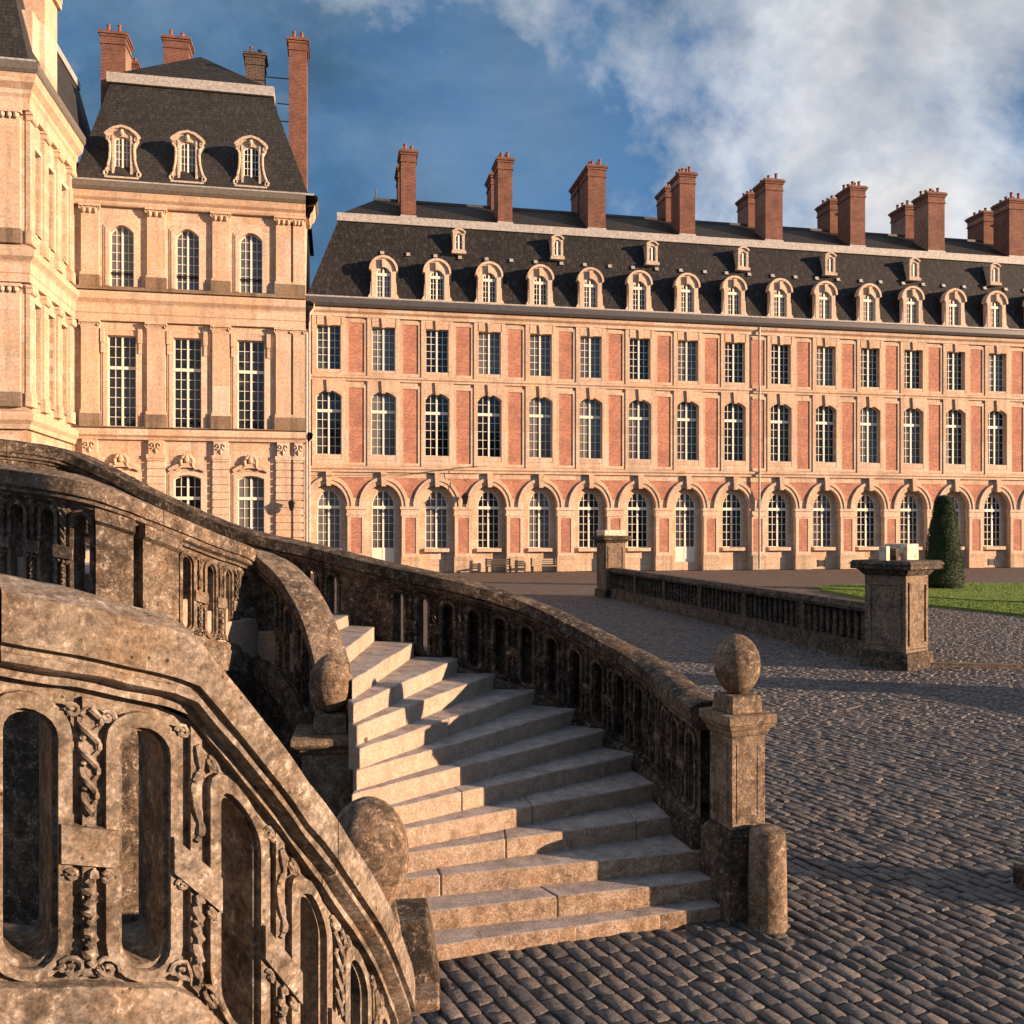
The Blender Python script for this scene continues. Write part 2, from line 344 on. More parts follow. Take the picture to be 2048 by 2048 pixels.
def outline(w, h, kind='flat', ry=0, n=14, z0=0.0, cx=0.0):
    """closed outline of an opening, bottom-left first, counter-clockwise"""
    p = [(cx - w / 2, z0), (cx + w / 2, z0)]
    if kind == 'flat': return p + [(cx + w / 2, z0 + h), (cx - w / 2, z0 + h)]
    for i in range(n + 1):
        a = math.pi * i / n
        if kind == 'round': p.append((cx + w / 2 * math.cos(a), z0 + h - ry + ry * math.sin(a)))
        else:
            x = w / 2 * math.cos(a); p.append((cx + x, z0 + h - ry + ry * (1 - (2 * x / w) ** 2)))
    return p
def topz(w, h, kind, ry, x):
    k = min(1, abs(2 * x / w))
    if kind == 'flat': return h
    return h - ry + ry * (math.sqrt(1 - k * k) if kind == 'round' else 1 - k * k)
def window_meshes(key, w, h, cols, rows, kind='flat', ry=0, trans=None, rows2=0, door=0):
    """(frame mesh, glass mesh); origin bottom centre, outer face at y=0; trans = height of the transom bar"""
    f = MB(); fw = .07
    A = outline(w, h, kind, ry); B = outline(w - 2 * fw, h - 2 * fw, kind, max(.01, ry - (fw if kind == 'round' else 0)), z0=fw)
    f.ring(A, B, -.02, .08)
    top = lambda x: topz(w, h, kind, ry, x) - .02
    for c in range(1, cols):
        x = -w / 2 + w * c / cols; mid = (c * 2 == cols); t = .075 if mid else .024
        f.box(x - t, x + t, -.05 if mid else -.005, .06, .02, top(x))
    def hbar(z, t, y0):
        x = w / 2 - .02
        while x > .1 and top(x) < z + t: x -= .02
        if x > .15: f.box(-x, x, y0, .06, z - t, z + t)
    zt = trans or h
    for r in range(1, rows): hbar(zt * r / rows if not door else door + (zt - door) * r / rows, .020, 0.002)
    if trans:
        hbar(trans, .12, -.10)
        for r in range(1, rows2): hbar(trans + (h - trans) * r / rows2, .020, 0.002)
    if door: f.box(-w / 2 + .03, w / 2 - .03, -.03, .05, .02, door)
    gl = MB(); G = outline(w - .06, h - .06, kind, ry, z0=.03); gl.prism(G, .035, .05)
    return f.mesh(key + '_frame', 'white'), gl.mesh(key + '_glass', 'glass')
def sill_mesh(w, key, t=.28, out=.22):
    return MB().box(-w / 2 - .1, w / 2 + .1, -out, .2, -t, -.0).mesh(key, 'trim')
def put_window(par, meshes, x, y, z, name='window', sill=None, label=None):
    o = link(name, meshes[0], par, 0, (x, y, z)); link('glass', meshes[1], o)
    if sill: link('sill', sill, o, 0, (0, 0, -.002))
    return o
# ------------------------------------------------------------------ brick and stone wing
TH = R(11.0); ORG = (-15.06, 74.0, 0); L = 4.4622; NB_ = 17
wing = tag(empty('palace_wing', ORG, TH), 'long brick and stone palace wing with slate roof, arched ground floor and tall chimneys', 'building')
S0, S1 = -1.85, (NB_ - .5) * L
cs = [k * L for k in range(NB_)]
ZS1, ZS2, ZC = 8.38, 15.92, 21.15           # string courses and cornice
wall = MB(); FR = .0
for k, c in enumerate(cs):
    a = S0 if k == 0 else c - L / 2; b = c + L / 2
    wall.holed([(a, ZS2), (b, ZS2), (b, ZC + .4), (a, ZC + .4)], [outline(1.92, 3.63, z0=16.80, cx=c)], 0)
    wall.wallring(outline(1.92, 3.63, z0=16.80, cx=c), 0, .40)
    o1 = outline(2.05, 5.29, 'seg', .45, z0=9.78, cx=c)
    wall.holed([(a, ZS1), (b, ZS1), (b, ZS2), (a, ZS2)], [o1], 0); wall.wallring(o1, 0, .44)
    o0 = outline(3.0, 7.40, 'round', 1.88, 24, z0=.0, cx=c)
    n = len(o0)
    # ground floor: outer minus an arch that reaches the ground
    poly = [(a, 0), (o0[0][0], 0)] + [o0[i] for i in range(n - 1, 0, -1)] + [(b, 0), (b, ZS1), (a, ZS1)]
    wall.holed(poly, [], 0); wall.wallring(o0[1:] + [o0[0]], 0, .52, False)
    dr = k in (1, 7); z0 = .75 if dr else 2.03
    ow = outline(1.88, 6.90 - z0, 'round', 1.38, 20, z0=z0, cx=c)
    wall.holed(o0, [ow], .52); wall.wallring(ow, .52, .80)
wall.box(S0, S1, .9, 10.4, 0, 22.0)
wall.build('wall', 'stone', wing)
wm2 = window_meshes('upper_window', 1.92, 3.63, 4, 6)
wm1 = window_meshes('first_floor_window', 2.05, 5.29, 4, 5, 'seg', .45, 3.62, 2)
wm0 = window_meshes('arched_window', 1.88, 4.87, 4, 5, 'round', 1.38, 3.45, 2)
wmd = window_meshes('arched_door', 1.88, 6.15, 4, 5, 'round', 1.38, 4.73, 2, 1.35)
sl2, sl1, sl0 = sill_mesh(1.92, 's2', .28, .42), sill_mesh(2.05, 's1', .42, .46), sill_mesh(1.9, 's0', .30, .62)
bp2 = MB().box(-.64, .64, -.005, .1, 16.62, 20.72).mesh('bp2', 'brick')
bp1 = MB().box(-.62, .62, -.005, .1, 9.15, 15.35).mesh('bp1', 'brick')
bp0 = MB().box(-.45, .45, -.012, .1, 1.62, 4.62).mesh('bp0', 'brick')
# spandrel brick between two arches
def arc_pts(r, ry, a0, a1, n, cx=0, cz=5.5): return [(cx + r * math.cos(a0 + (a1 - a0) * i / n), cz + ry * math.sin(a0 + (a1 - a0) * i / n)) for i in range(n + 1)]
sp = arc_pts(2.10, 2.62, R(16), R(68), 10, -L / 2) ; sp2 = [(-x, z) for x, z in reversed(sp)]
bsp = MB().prism([p for p in sp if p[0] < -.02] [::1] + [p for p in sp2 if p[0] > .02] if False else sp + sp2, -.012, .05).mesh('bsp', 'brick')
bay = MB()                                   # stone chains around the windows and frames around the brick
for s in (-1, 1):
    for (z0, z1) in ((ZS2 + .4, ZC), (ZS1 + .45, ZS2)):
        x0, x1 = sorted((s * 1.025, s * 1.34)); bay.box(x0, x1, -.14, .05, z0, z1)
    x0, x1 = sorted((s * .96, s * 1.024)); bay.box(x0, x1, -.14, .05, ZS2 + .4, ZC)
bay.box(-1.024, 1.024, -.14, .05, 20.43, ZC); bay.box(-1.024, 1.024, -.14, .05, 15.05, ZS2)
bay.box(-1.024, 1.024, -.14, .05, ZS1 + .45, 9.36); bay.box(-.96, .96, -.14, .05, ZS2 + .4, 16.52)
sg = outline(2.05, 5.29, 'seg', .45, z0=9.78)[2:]
bay.prism([(1.024, 15.05)] + sg + [(-1.024, 15.05)], -.14, .05)
chain = bay.mesh('chain', 'trim')
pf = MB()
for z0, z1, w0 in ((16.62, 20.72, .64), (9.15, 15.35, .62)):
    pf.ring(outline(2 * w0 + .52, z1 - z0 + .50, z0=z0 - .24), outline(2 * w0, z1 - z0, z0=z0), -.075, .02)
pframe = pf.mesh('pframe', 'trim')
arch = MB()
arch.ring(arc_pts(1.5, 1.88, 0, math.pi, 26), arc_pts(1.78, 2.20, 0, math.pi, 26), -.10, .1, False)
arch.ring(arc_pts(1.80, 2.22, 0, math.pi, 26), arc_pts(2.02, 2.50, 0, math.pi, 26), -.17, .1, False)
archm = arch.mesh('archivolt', 'trim')
key0 = MB().prism([(-.17, 7.2), (.17, 7.2), (.24, 8.40), (-.24, 8.40)], -.34, .1).mesh('key0', 'trim')
key1 = MB().prism([(-.15, 14.9), (.15, 14.9), (.22, 15.94), (-.22, 15.94)], -.27, .1).mesh('key1', 'trim')
key2 = MB().prism([(-.14, 20.35), (.14, 20.35), (.2, 21.14), (-.2, 21.14)], -.25, .1).mesh('key2', 'trim')
imp = MB(); hw = L / 2 - 1.5
imp.box(-hw - .04, hw + .04, -.06, .53, 4.95, 5.30).box(-hw - .12, hw + .12, -.16, .53, 5.30, 5.54).box(-hw - .08, hw + .08, -.11, .53, 4.78, 4.95)
imp = imp.mesh('impost', 'trim')
pfr = MB().ring(outline(hw * 2 - .02, 3.6, z0=1.32), outline(.9, 3.0, z0=1.62), -.05, .02).mesh('pfr', 'trim')
ped = MB().box(-hw - .05, hw + .05, -.09, .52, 0, 1.28).mesh('ped', 'plinth')
for k, c in enumerate(cs):
    put_window(wing, wm2, c, .30, 16.82, 'window', sl2)
    put_window(wing, wm1, c, .34, 9.80, 'window', sl1)
    if k in (1, 7): put_window(wing, wmd, c, .66, .75, 'glazed_door')
    else: put_window(wing, wm0, c, .66, 2.03, 'window', sl0)
    link('window_surround', chain, wing, 0, (c, 0, 0)); link('archivolt', archm, wing, 0, (c, 0, 0))
    for me in (key0, key1, key2): link('keystone', me, wing, 0, (c, 0, 0))
    if k < NB_ - 1:
        m = c + L / 2
        for me in (bp2, bp1, bp0, bsp): link('brick_panel', me, wing, 0, (m, 0, 0))
        link('panel_frame', pframe, wing, 0, (m, 0, 0)); link('panel_frame', pfr, wing, 0, (m, 0, 0))
        link('impost_band', imp, wing, 0, (m, 0, 0)); link('pier_plinth', ped, wing, 0, (m, 0, 0))
def course(name, prof, mat, s0=S0, s1=S1, par=wing):
    m = MB(); vs = [(s, y, z) for s in (s0, s1) for y, z in prof]; n = len(prof)
    m.add(vs, [(i, i + 1, n + i + 1, n + i) for i in range(n - 1)] + [tuple(range(n)), tuple(range(n, 2 * n))]); return m.build(name, mat, par)
course('string_course', [(.05, ZS2 - .02), (-.16, ZS2 - .02), (-.16, ZS2 + .12), (-.28, ZS2 + .22), (-.28, ZS2 + .38), (-.02, ZS2 + .46)], 'trim')
course('string_course', [(.05, ZS1), (-.20, ZS1), (-.20, ZS1 + .16), (-.34, ZS1 + .28), (-.34, ZS1 + .42), (-.02, ZS1 + .52)], 'trim')
course('cornice', [(.05, ZC), (-.20, ZC), (-.20, ZC + .25), (-.42, ZC + .42), (-.48, ZC + .70), (-.02, ZC + .72)], 'trim')
course('gutter', [(.3, 21.88), (-.72, 21.88), (-.86, 22.10), (-.86, 22.48), (-.62, 22.62), (.3, 22.66)], 'gutter')
course('gutter_flashing', [(-.60, 22.60), (-.60, 22.74), (.30, 22.92), (.30, 22.7)], 'lead')
# roof
EL, CB, RG = 22.75, 29.95, 33.55; YB = 14.0
mr = MB()
mr.add([(S0 + .05, .2, EL), (S1, .2, EL), (S1, 2.6, CB), (.75, 2.6, CB), (S0 + .05, YB - .2, EL), (.75, YB - 2.6, CB), (S1, YB - .2, EL), (S1, YB - 2.6, CB)],
       [(0, 1, 2, 3), (4, 0, 3, 5), (4, 6, 7, 5), (1, 6, 7, 2)])
roof = mr.build('roof', 'slate', wing)
ur = MB(); ur.add([(.95, 2.8, CB + .7), (S1, 2.8, CB + .7), (S1, 7, RG), (4.1, 7, RG), (.95, YB - 2.8, CB + .7), (S1, YB - 2.8, CB + .7)], [(0, 1, 2, 3), (4, 0, 3), (4, 5, 2, 3)])
ur.build('upper_roof', 'slate_top', wing)
cu = MB(); cu.box(.66, S1, 2.42, 2.9, CB - .02, CB + .66).box(.66, 1.1, 2.43, YB - 2.42, CB - .015, CB + .65)
cu.build('lead_curb', 'lead', wing)
MB().box(3.9, S1, 6.9, 7.1, RG - .1, RG + .14).build('ridge_flashing', 'gutter', wing)
MB().tube([(4.1, 7, RG), (4.1, 7, RG + 1.0)], .06).build('roof_spike', 'iron', wing)
def on_roof(z): return .2 + (z - EL) / (CB - EL) * 2.4
# arched stone dormers
dw = window_meshes('dormer_window', 1.16, 2.55, 4, 4, 'round', .62, 1.95, 1)
dm = MB()
O = outline(2.02, 3.40, 'round', 1.05, 20, z0=22.80); W = outline(1.16, 2.55, 'round', .62, 20, z0=22.92)
dm.holed(O, [W], 0); dm.wallring(W, 0, .34); dm.wallring(O, 0, .5)
dm.ring([(x, z) for x, z in outline(2.06, 3.42, 'round', 1.06, 20, z0=22.80)[2:]], [(x, z) for x, z in outline(2.38, 3.62, 'round', 1.20, 20, z0=22.80)[2:]], -.16, .5, False)
for s in (-1, 1):
    dm.prism([(s * 1.0, 22.75), (s * 1.30, 22.75), (s * 1.26, 23.0), (s * 1.10, 23.25), (s * 1.06, 24.2), (s * 1.0, 24.2)], -.03, .4)
    x0, x1 = sorted((s * .62, s * .98)); dm.box(x0, x1, -.06, .1, 22.8, 25.1)
dm.prism([(-.12, 25.42), (.12, 25.42), (.16, 26.1), (-.16, 26.1)], -.24, .1)
dm.box(-1.2, 1.2, -.22, .4, 22.62, 22.92)
dorm = dm.mesh('dormer', 'trim')
dr = MB(); RO = outline(2.50, 3.72, 'round', 1.30, 20, z0=22.8); dr.holed(RO, [], .5); dr.wallring(RO, .5, 2.4)
dormroof = dr.mesh('dormer_roof', 'slate')
for k in range(1, NB_):
    o = link('dormer', dorm, wing, 0, (cs[k], .05, 0)); link('dormer_roof', dormroof, o)
    link('window_frame', dw[0], o, 0, (0, .22, 22.92)); link('glass', dw[1], o, 0, (0, .22, 22.92))
# small attic dormers
aw = window_meshes('attic_window', .60, 1.35, 2, 2, 'seg', .15)
am = MB(); O = outline(1.02, 1.95, 'seg', .28, z0=0); W = outline(.60, 1.35, 'seg', .15, z0=.28)
am.holed(O, [W], 0); am.wallring(W, 0, .25); am.wallring(O, 0, 1.6); am.ring(outline(1.02, 1.95, 'seg', .28)[2:], outline(1.22, 2.1, 'seg', .32)[2:], -.12, 1.5, False)
am.box(-.62, .62, -.15, .4, -.1, .16)
attic = am.mesh('attic_dormer', 'grey')
for s in (10.95, 19.68, 28.43, 37.18, 45.91, 54.66, 63.41, 72.1):
    o = link('attic_dormer', attic, wing, 0, (s, 1.35, 27.45)); link('window_frame', aw[0], o, 0, (0, .15, .28)); link('glass', aw[1], o, 0, (0, .15, .28))
# little roof vents
ve = MB().add([(-.16, 0, 0), (.16, 0, 0), (.16, 0, .24), (-.16, 0, .24), (-.16, .3, .30), (.16, .3, .30), (-.16, .1, 0), (.16, .1, 0)], [(0, 1, 2, 3), (3, 2, 5, 4), (0, 3, 4, 6), (1, 2, 5, 7)]).box(-.18, .18, -.12, .05, -.06, .0).mesh('vent', 'lead')
for k in range(1, NB_):
    for d in (0, .5):
        link('roof_vent', ve, wing, 0, ((k + d) * L + random.uniform(-.1, .1), on_roof(27.0) - .1, 27.0))
# chimneys
pot = MB().lathe([(.15, 0), (.13, .1), (.12, .5), (.16, .52), (.16, .6), (.10, .6)], 10).mesh('pot', 'pot')
def chimney(par, s0, s1, y0, y1, z0, z1, pots=3, mat='chimney', base=True, potz=None):
    m = MB(); a, b, c, d = s0, s1, y0, y1
    m.box(a, b, c, d, z0, z1 - 1.05)
    m.box(a - .08, b + .08, c - .08, d + .08, z1 - 1.05, z1 - .92).box(a - .02, b + .02, c - .02, d + .02, z1 - .92, z1 - .42)
    m.box(a - .10, b + .10, c - .10, d + .10, z1 - .42, z1 - .24).box(a - .2, b + .2, c - .2, d + .2, z1 - .24, z1 - .06).box(a - .1, b + .1, c - .1, d + .1, z1 - .06, z1 + .04)
    o = m.build('chimney', mat, par)
    if base: MB().box(a - .06, b + .06, c - .06, d + .06, z0 - .1, z0 + .22).build('chimney_flashing', 'lead', o)
    for i in range(pots):
        for j in range(2):
            p = link('chimney_pot', pot, o, 0, (a + (b - a) * (.28 + .44 * j), c + (d - c) * (i + .5) / pots, z1 + .03)); p.scale = (1, 1, random.uniform(.7, 1.25))
    return o
fr = [(6.12, 7.41), (14.66, 15.95), (22.92, 24.56), (31.67, 33.17), (40.19, 41.92), (48.94, 50.51), (57.3, 59.1), (66.32, 68.2), (74.9, 76.5)]
for i, (a, b) in enumerate(fr):
    if i != 2: chimney(wing, a, b, 2.95, 5.15, CB + .75, 36.6, 3)
    else: chimney(wing, a, b, 2.95, 5.9, CB + .75, 36.6, 4)
    chimney(wing, a, b, 6.55, 9.0, RG - .8, 36.6, 3)
# downpipes
for s in (-1.55, 8.49 * L):
    MB().tube([(s, -.42, .1), (s, -.42, 15.6), (s, -.5, 16.2), (s, -.42, 16.6), (s, -.42, 21.9)], .10, 8).build('downpipe', 'lead', wing, 40)
# cellar vents
cv = MB().box(-.3, .3, -.0, .03, 0, .55).box(-.36, -.28, -.03, .03, -.05, .6).box(.28, .36, -.03, .03, -.05, .6).box(-.3, -.05, -.02, .0, .2, .26).mesh('cellar_vent', 'iron')
for k in (10, 13, 14): link('cellar_vent', cv, wing, 0, (cs[k] - .1, .49, .25))

# ------------------------------------------------------------------ stone corner pavilion
pav = tag(empty('corner_pavilion', ORG, TH), 'tall pale stone pavilion with three bays, pilasters and a steep mansard roof', 'building')
A0, A1, PF = -19.43, -1.85, -.8
ws = (-15.81, -10.94, -6.10)
m = MB(); ho = []
defs = [(2.05, 5.7, 2.2, 'seg', .25), (2.08, 7.08, 11.65, 'flat', 0), (1.76, 4.75, 22.57, 'seg', .55)]
for c in ws:
    for w, h, z, kd, ry in defs: ho.append(outline(w, h, kd, ry, z0=z, cx=c))
m.holed([(A0, 0), (A1, 0), (A1, 30), (A0, 30)], ho, PF)
for h in ho: m.wallring(h, PF, PF + .38)
m.add([(A1, PF, 0), (A1, 3.0, 0), (A1, 3.0, 30), (A1, PF, 30)], [(0, 1, 2, 3)])
m.box(A0, A1 - .01, PF + .6, 12, 0, 29.9)
m.build('wall', 'stone', pav)
pm = [window_meshes('pavilion_low', 2.05, 5.7, 4, 5, 'seg', .25, 3.9, 2), window_meshes('pavilion_tall', 2.08, 7.08, 4, 6, 'flat', 0, 4.6, 3),
      window_meshes('pavilion_upper', 1.76, 4.75, 4, 7, 'seg', .55)]
surr = []
for w, h, z, kd, ry in defs:
    q = MB(); q.ring(outline(w + .62, h + .34, kd, ry)[1:] + [outline(w + .62, h + .34, kd, ry)[0]], outline(w + .02, h + .01, kd, ry)[1:] + [outline(w + .02, h + .01, kd, ry)[0]], -.11, .05, False)
    q.ring(outline(w + .90, h + .50, kd, ry)[1:] + [outline(w + .90, h + .50, kd, ry)[0]], outline(w + .64, h + .36, kd, ry)[1:] + [outline(w + .64, h + .36, kd, ry)[0]], -.06, .05, False)
    surr.append(q.mesh('surround', 'trim'))
cons = MB().box(-.14, .14, -.30, .05, 6.5, 7.6).box(-.11, .11, -.2, .05, 5.7, 6.5).mesh('console', 'trim')
hood = MB()
hood.ring([(1.35 * math.cos(R(a)), 5.75 + .55 * math.sin(R(a))) for a in range(20, 161, 10)], [(1.5 * math.cos(R(a)), 5.85 + .8 * math.sin(R(a))) for a in range(20, 161, 10)], -.28, .05, False)
for s in (-1, 1):
    hood.tube([(s * (.15 + .55 * t + .12 * math.sin(6 * t)), -.2 - .1 * math.sin(3 * t), 7.25 - 1.1 * t) for t in [i / 10 for i in range(11)]], [.16 - .09 * i / 10 for i in range(11)], 7)
    hood.tube([(s * (.75 + .16 * math.cos(a)), -.24, 6.35 + .16 * math.sin(a)) for a in [i * .6 for i in range(10)]], .06, 6)
hood.lathe([(.02, -.36), (.2, -.2), (.24, .05), (.16, .3), (.02, .42)], 10, (0, -.22, 6.95))
hood = hood.mesh('hood', 'trim')
for c in ws:
    for i, (w, h, z, kd, ry) in enumerate(defs):
        o = put_window(pav, pm[i], c, PF + .3, z, 'window'); link('surround', surr[i], o, 0, (0, -.3, 0))
        if i == 1: link('console', cons, o, 0, (-1.38, -.3, 0)); link('console', cons, o, 0, (1.38, -.3, 0))
        if i == 0: link('carved_hood', hood, o, 0, (0, -.3, 0))
        if i == 2:
            b = MB(); b.box(-.86, .86, -.06, -.02, 1.10, 1.16).box(-.86, .86, -.06, -.02, .95, .98)
            for t in range(9): b.tube([(-.75 + .1875 * t + .07 * math.cos(a), -.04, 1.06 + .05 * math.sin(a)) for a in [j for j in range(7)]], .018, 4)
            b.build('window_rail', 'iron', o)
# pilasters
pil = [(-18.72, -17.45), (-13.91, -12.56), (-9.02, -7.73), (-4.15, -2.98), (-2.80, -1.94)]
def capital(m, a, b, z, rich):
    w = b - a; m.box(a - .12, b + .12, PF - .50, PF, z + .52, z + .72).box(a - .06, b + .06, PF - .38, PF, z + .40, z + .52)
    m.frustum((a + b) / 2, PF - .12, z, z + .40, w / 2, .14, w / 2 + .06, .22)
    if rich:
        for i in range(3):
            x = a + w * (i + .5) / 3; m.lathe([(.02, 0), (.15, .12), (.17, .30), (.06, .42)], 8, (x, PF - .34, z))
    for s, x in ((-1, a), (1, b)):
        m.tube([(x + s * .03 + .10 * math.cos(t), PF - .38, z + .42 + .13 * math.sin(t)) for t in [j * .7 for j in range(10)]], .055, 6)
for a, b in pil:
    m = MB(); m.box(a, b, PF - .26, PF + .02, 23.3, 28.10); m.box(a - .07, b + .07, PF - .34, PF, 23.3, 23.5)
    o = m.build('pilaster', 'trim', pav); q = MB(); capital(q, a, b, 28.05, True); q.build('capital', 'trim', o, 40)
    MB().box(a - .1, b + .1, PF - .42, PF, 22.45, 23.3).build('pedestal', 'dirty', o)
    m = MB(); m.box(a, b, PF - .26, PF + .02, 12.6, 19.2); m.box(a - .07, b + .07, PF - .34, PF, 12.6, 12.85)
    o = m.build('pilaster', 'trim', pav); q = MB(); capital(q, a, b, 19.1, False); q.build('capital', 'trim', o, 40)
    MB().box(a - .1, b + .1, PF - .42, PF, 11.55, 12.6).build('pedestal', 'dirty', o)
    m = MB(); z = .6
    while z < 9.0:
        m.box(a, b, PF - .24, PF + .02, z, z + .50); m.box(a + .05, b - .05, PF - .15, PF + .02, z + .50, z + .60); z += .60
    m.box(a - .06, b + .06, PF - .3, PF, 0, .6)
    o = m.build('rusticated_pilaster', 'trim', pav)
    q = MB(); q.box(a - .05, b + .05, PF - .3, PF, 9.2, 9.5).box(a + .1, b - .1, PF - .3, PF, 9.5, 10.6)
    for s in (-1, 1): q.tube([((a + b) / 2 + s * (.22 + .12 * math.cos(t)), PF - .36, 10.15 + .22 * math.sin(t)) for t in [j * .7 for j in range(9)]], .06, 6)
    q.lathe([(.03, 0), (.12, .25), (.03, .5)], 8, ((a + b) / 2, PF - .34, 9.55)); q.build('bracket', 'trim', o, 40)
def pcourse(name, prof, mat, a=A0, b=A1 + .02):
    o = course(name, [(PF + y, z) for y, z in prof], mat, a, b, pav)
    # return along the right side
    e = max(-y for y, z in prof)
    q = MB(); n = len(prof)
    vs = [(A1 + max(0, -y), PF + y, z) for y, z in prof] + [(A1 + max(0, -y), 1.5, z) for y, z in prof]
    q.add(vs, [(i, i + 1, n + i + 1, n + i) for i in range(n - 1)]); q.build(name, mat, pav); return o
pcourse('entablature', [(.02, 10.62), (-.28, 10.62), (-.36, 10.80), (-.58, 10.95), (-.62, 11.30), (-.5, 11.42), (.02, 11.56)], 'trim')
pcourse('entablature', [(.02, 19.82), (-.30, 19.82), (-.30, 20.35), (-.36, 20.42), (-.36, 21.1), (-.42, 21.2), (-.66, 21.45), (-.72, 21.85), (-.5, 22.05), (.02, 22.2)], 'trim')
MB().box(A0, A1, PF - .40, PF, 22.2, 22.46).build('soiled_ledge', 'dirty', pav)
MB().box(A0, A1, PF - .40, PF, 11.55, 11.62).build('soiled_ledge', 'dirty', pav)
pcourse('cornice', [(.02, 28.72), (-.32, 28.72), (-.40, 28.86), (-.40, 29.05), (-.62, 29.25), (-.78, 29.70), (.02, 29.8)], 'trim')
pcourse('gutter', [(.3, 29.72), (-.85, 29.72), (-1.0, 29.95), (-1.0, 30.30), (-.75, 30.48), (.3, 30.5)], 'gutter2')
course('gutter_flashing', [(PF - .72, 30.44), (PF - .72, 30.60), (PF + .4, 30.75), (PF + .4, 30.5)], 'lead', A0, A1 + .7, pav)
CBP = 40.1
m = MB()
m.add([(A0 + .1, PF - .3, 30.5), (A1 + .3, PF - .3, 30.5), (-4.75, 2.9, CBP), (-17.5, 2.9, CBP), (A0 + .1, 15, 30.5), (A1 + .3, 15, 30.5), (-4.75, 11.5, CBP), (-17.5, 11.5, CBP)],
      [(0, 1, 2, 3), (1, 5, 6, 2), (4, 0, 3, 7), (5, 4, 7, 6)])
m.build('roof', 'slate_moss', pav)
m = MB(); m.box(-17.75, -4.55, 2.6, 3.1, CBP - .02, CBP + .78).box(-4.95, -4.56, 3.0, 11.6, CBP - .015, CBP + .77).box(-17.74, -17.3, 3.0, 11.6, CBP - .015, CBP + .77)
m.build('lead_curb', 'lead', pav)
m = MB(); m.add([(-17.4, 3.0, CBP + .8), (-4.9, 3.0, CBP + .8), (-11.2, 8, 45.5), (-17.4, 11.5, CBP + .8), (-4.9, 11.5, CBP + .8)], [(0, 1, 2), (1, 4, 2), (4, 3, 2), (3, 0, 2)]); m.build('upper_roof', 'slate_top', pav)
# carved dormers
pdw = window_meshes('carved_dormer_window', 1.30, 3.0, 4, 5, 'seg', .2)
O = [(-1.45, 0), (1.45, 0), (1.50, .35), (1.30, .55), (1.18, .95), (1.02, 1.5), (.98, 2.7), (1.16, 3.1), (1.30, 3.35), (1.05, 3.62), (.6, 3.95), (0, 4.12), (-.6, 3.95), (-1.05, 3.62), (-1.30, 3.35), (-1.16, 3.1), (-.98, 2.7), (-1.02, 1.5), (-1.18, .95), (-1.30, .55), (-1.50, .35)]
W = outline(1.30, 3.0, 'seg', .2, z0=.42)
q = MB(); q.holed(O, [W], 0); q.wallring(W, 0, .3); q.wallring(O, 0, .6)
q.ring([(x * .98, z) for x, z in O[8:15]], [(x * 1.12, z + .2) for x, z in O[8:15]], -.25, .3, False)
for s in (-1, 1):
    q.tube([(s * x, -.08, z) for x, z in ((1.42, .1), (1.5, .35), (1.3, .6), (1.15, 1.0), (1.03, 1.5), (.98, 2.2), (1.0, 2.8), (1.2, 3.2))], .11, 7)
    q.tube([(s * (1.36 + .17 * math.cos(t)), -.12, .28 + .2 * math.sin(t)) for t in [j * .65 for j in range(10)]], .07, 6)
    q.tube([(s * (1.16 + .15 * math.cos(t)), -.12, 3.2 + .17 * math.sin(t)) for t in [j * .65 for j in range(10)]], .07, 6)
    x0, x1 = sorted((s * .66, s * .84)); q.box(x0, x1, -.09, .1, .3, 3.5)
q.box(-1.40, 1.40, -.25, .6, -.50, .02).lathe([(.03, -.2), (.2, 0), (.16, .3), (.03, .4)], 8, (0, -.15, 3.6))
pdm = q.mesh('carved_dormer', 'grey'); q = MB(); q.prism([(x * .97, z) for x, z in O], .6, 2.6); pdr = q.mesh('dormer_roof', 'slate_moss')
for c in ws:
    o = link('dormer', pdm, pav, 0, (c, PF + .15, 31.1)); o.scale = (.90, 1, .94); link('dormer_roof', pdr, o)
    link('window_frame', pdw[0], o, 0, (0, .2, .42)); link('glass', pdw[1], o, 0, (0, .2, .42))
chimney(pav, -18.75, -16.8, 5, 7.2, 31, 45.4, 3); chimney(pav, -17.2, -16.47, 7.6, 8.6, 40, 44.3, 1); chimney(pav, -14.5, -12.35, 9, 11, 41, 47.6, 3)
chimney(pav, -7.1, -5.5, 5, 6.6, 40.5, 44.8, 2, 'dark_brick')
c4 = chimney(pav, -3.4, -1.9, 4, 6.6, 30.5, 45.9, 3, base=False)
for z, x0 in ((42.6, -5.5), (40.4, -4.4), (38.9, -4.2), (36.9, -3.9)):
    MB().tube([(x0, 4.6, z), (-2.9, 4.6, z)], .045).build('iron_stay', 'iron', c4)
MB().tube([(-1.75, PF - .25, 0.2), (-1.75, PF - .25, 19.5)], .10, 8).build('downpipe', 'lead', pav, 40)
o = MB().tube([(-2.9, PF - .2, 5.9), (-2.9, PF - .9, 6.2), (-2.9, PF - .9, 6.0)], .04).build('lamp_bracket', 'iron', pav)
lan = MB().frustum(0, 0, 0, .55, .13, .13, .22, .22).frustum(0, 0, .55, .8, .26, .26, .05, .05).frustum(0, 0, -.1, 0, .05, .05, .14, .14).mesh('wall_lantern', 'iron')
w0 = Matrix.Translation(ORG) @ Matrix.Rotation(TH, 4, 'Z')
tag(link('wall_lantern', lan, None, 0, tuple(w0 @ Vector((-2.9, PF - .9, 5.2)))), 'small black lantern on the rusticated stone pilaster of the pavilion', 'lantern')
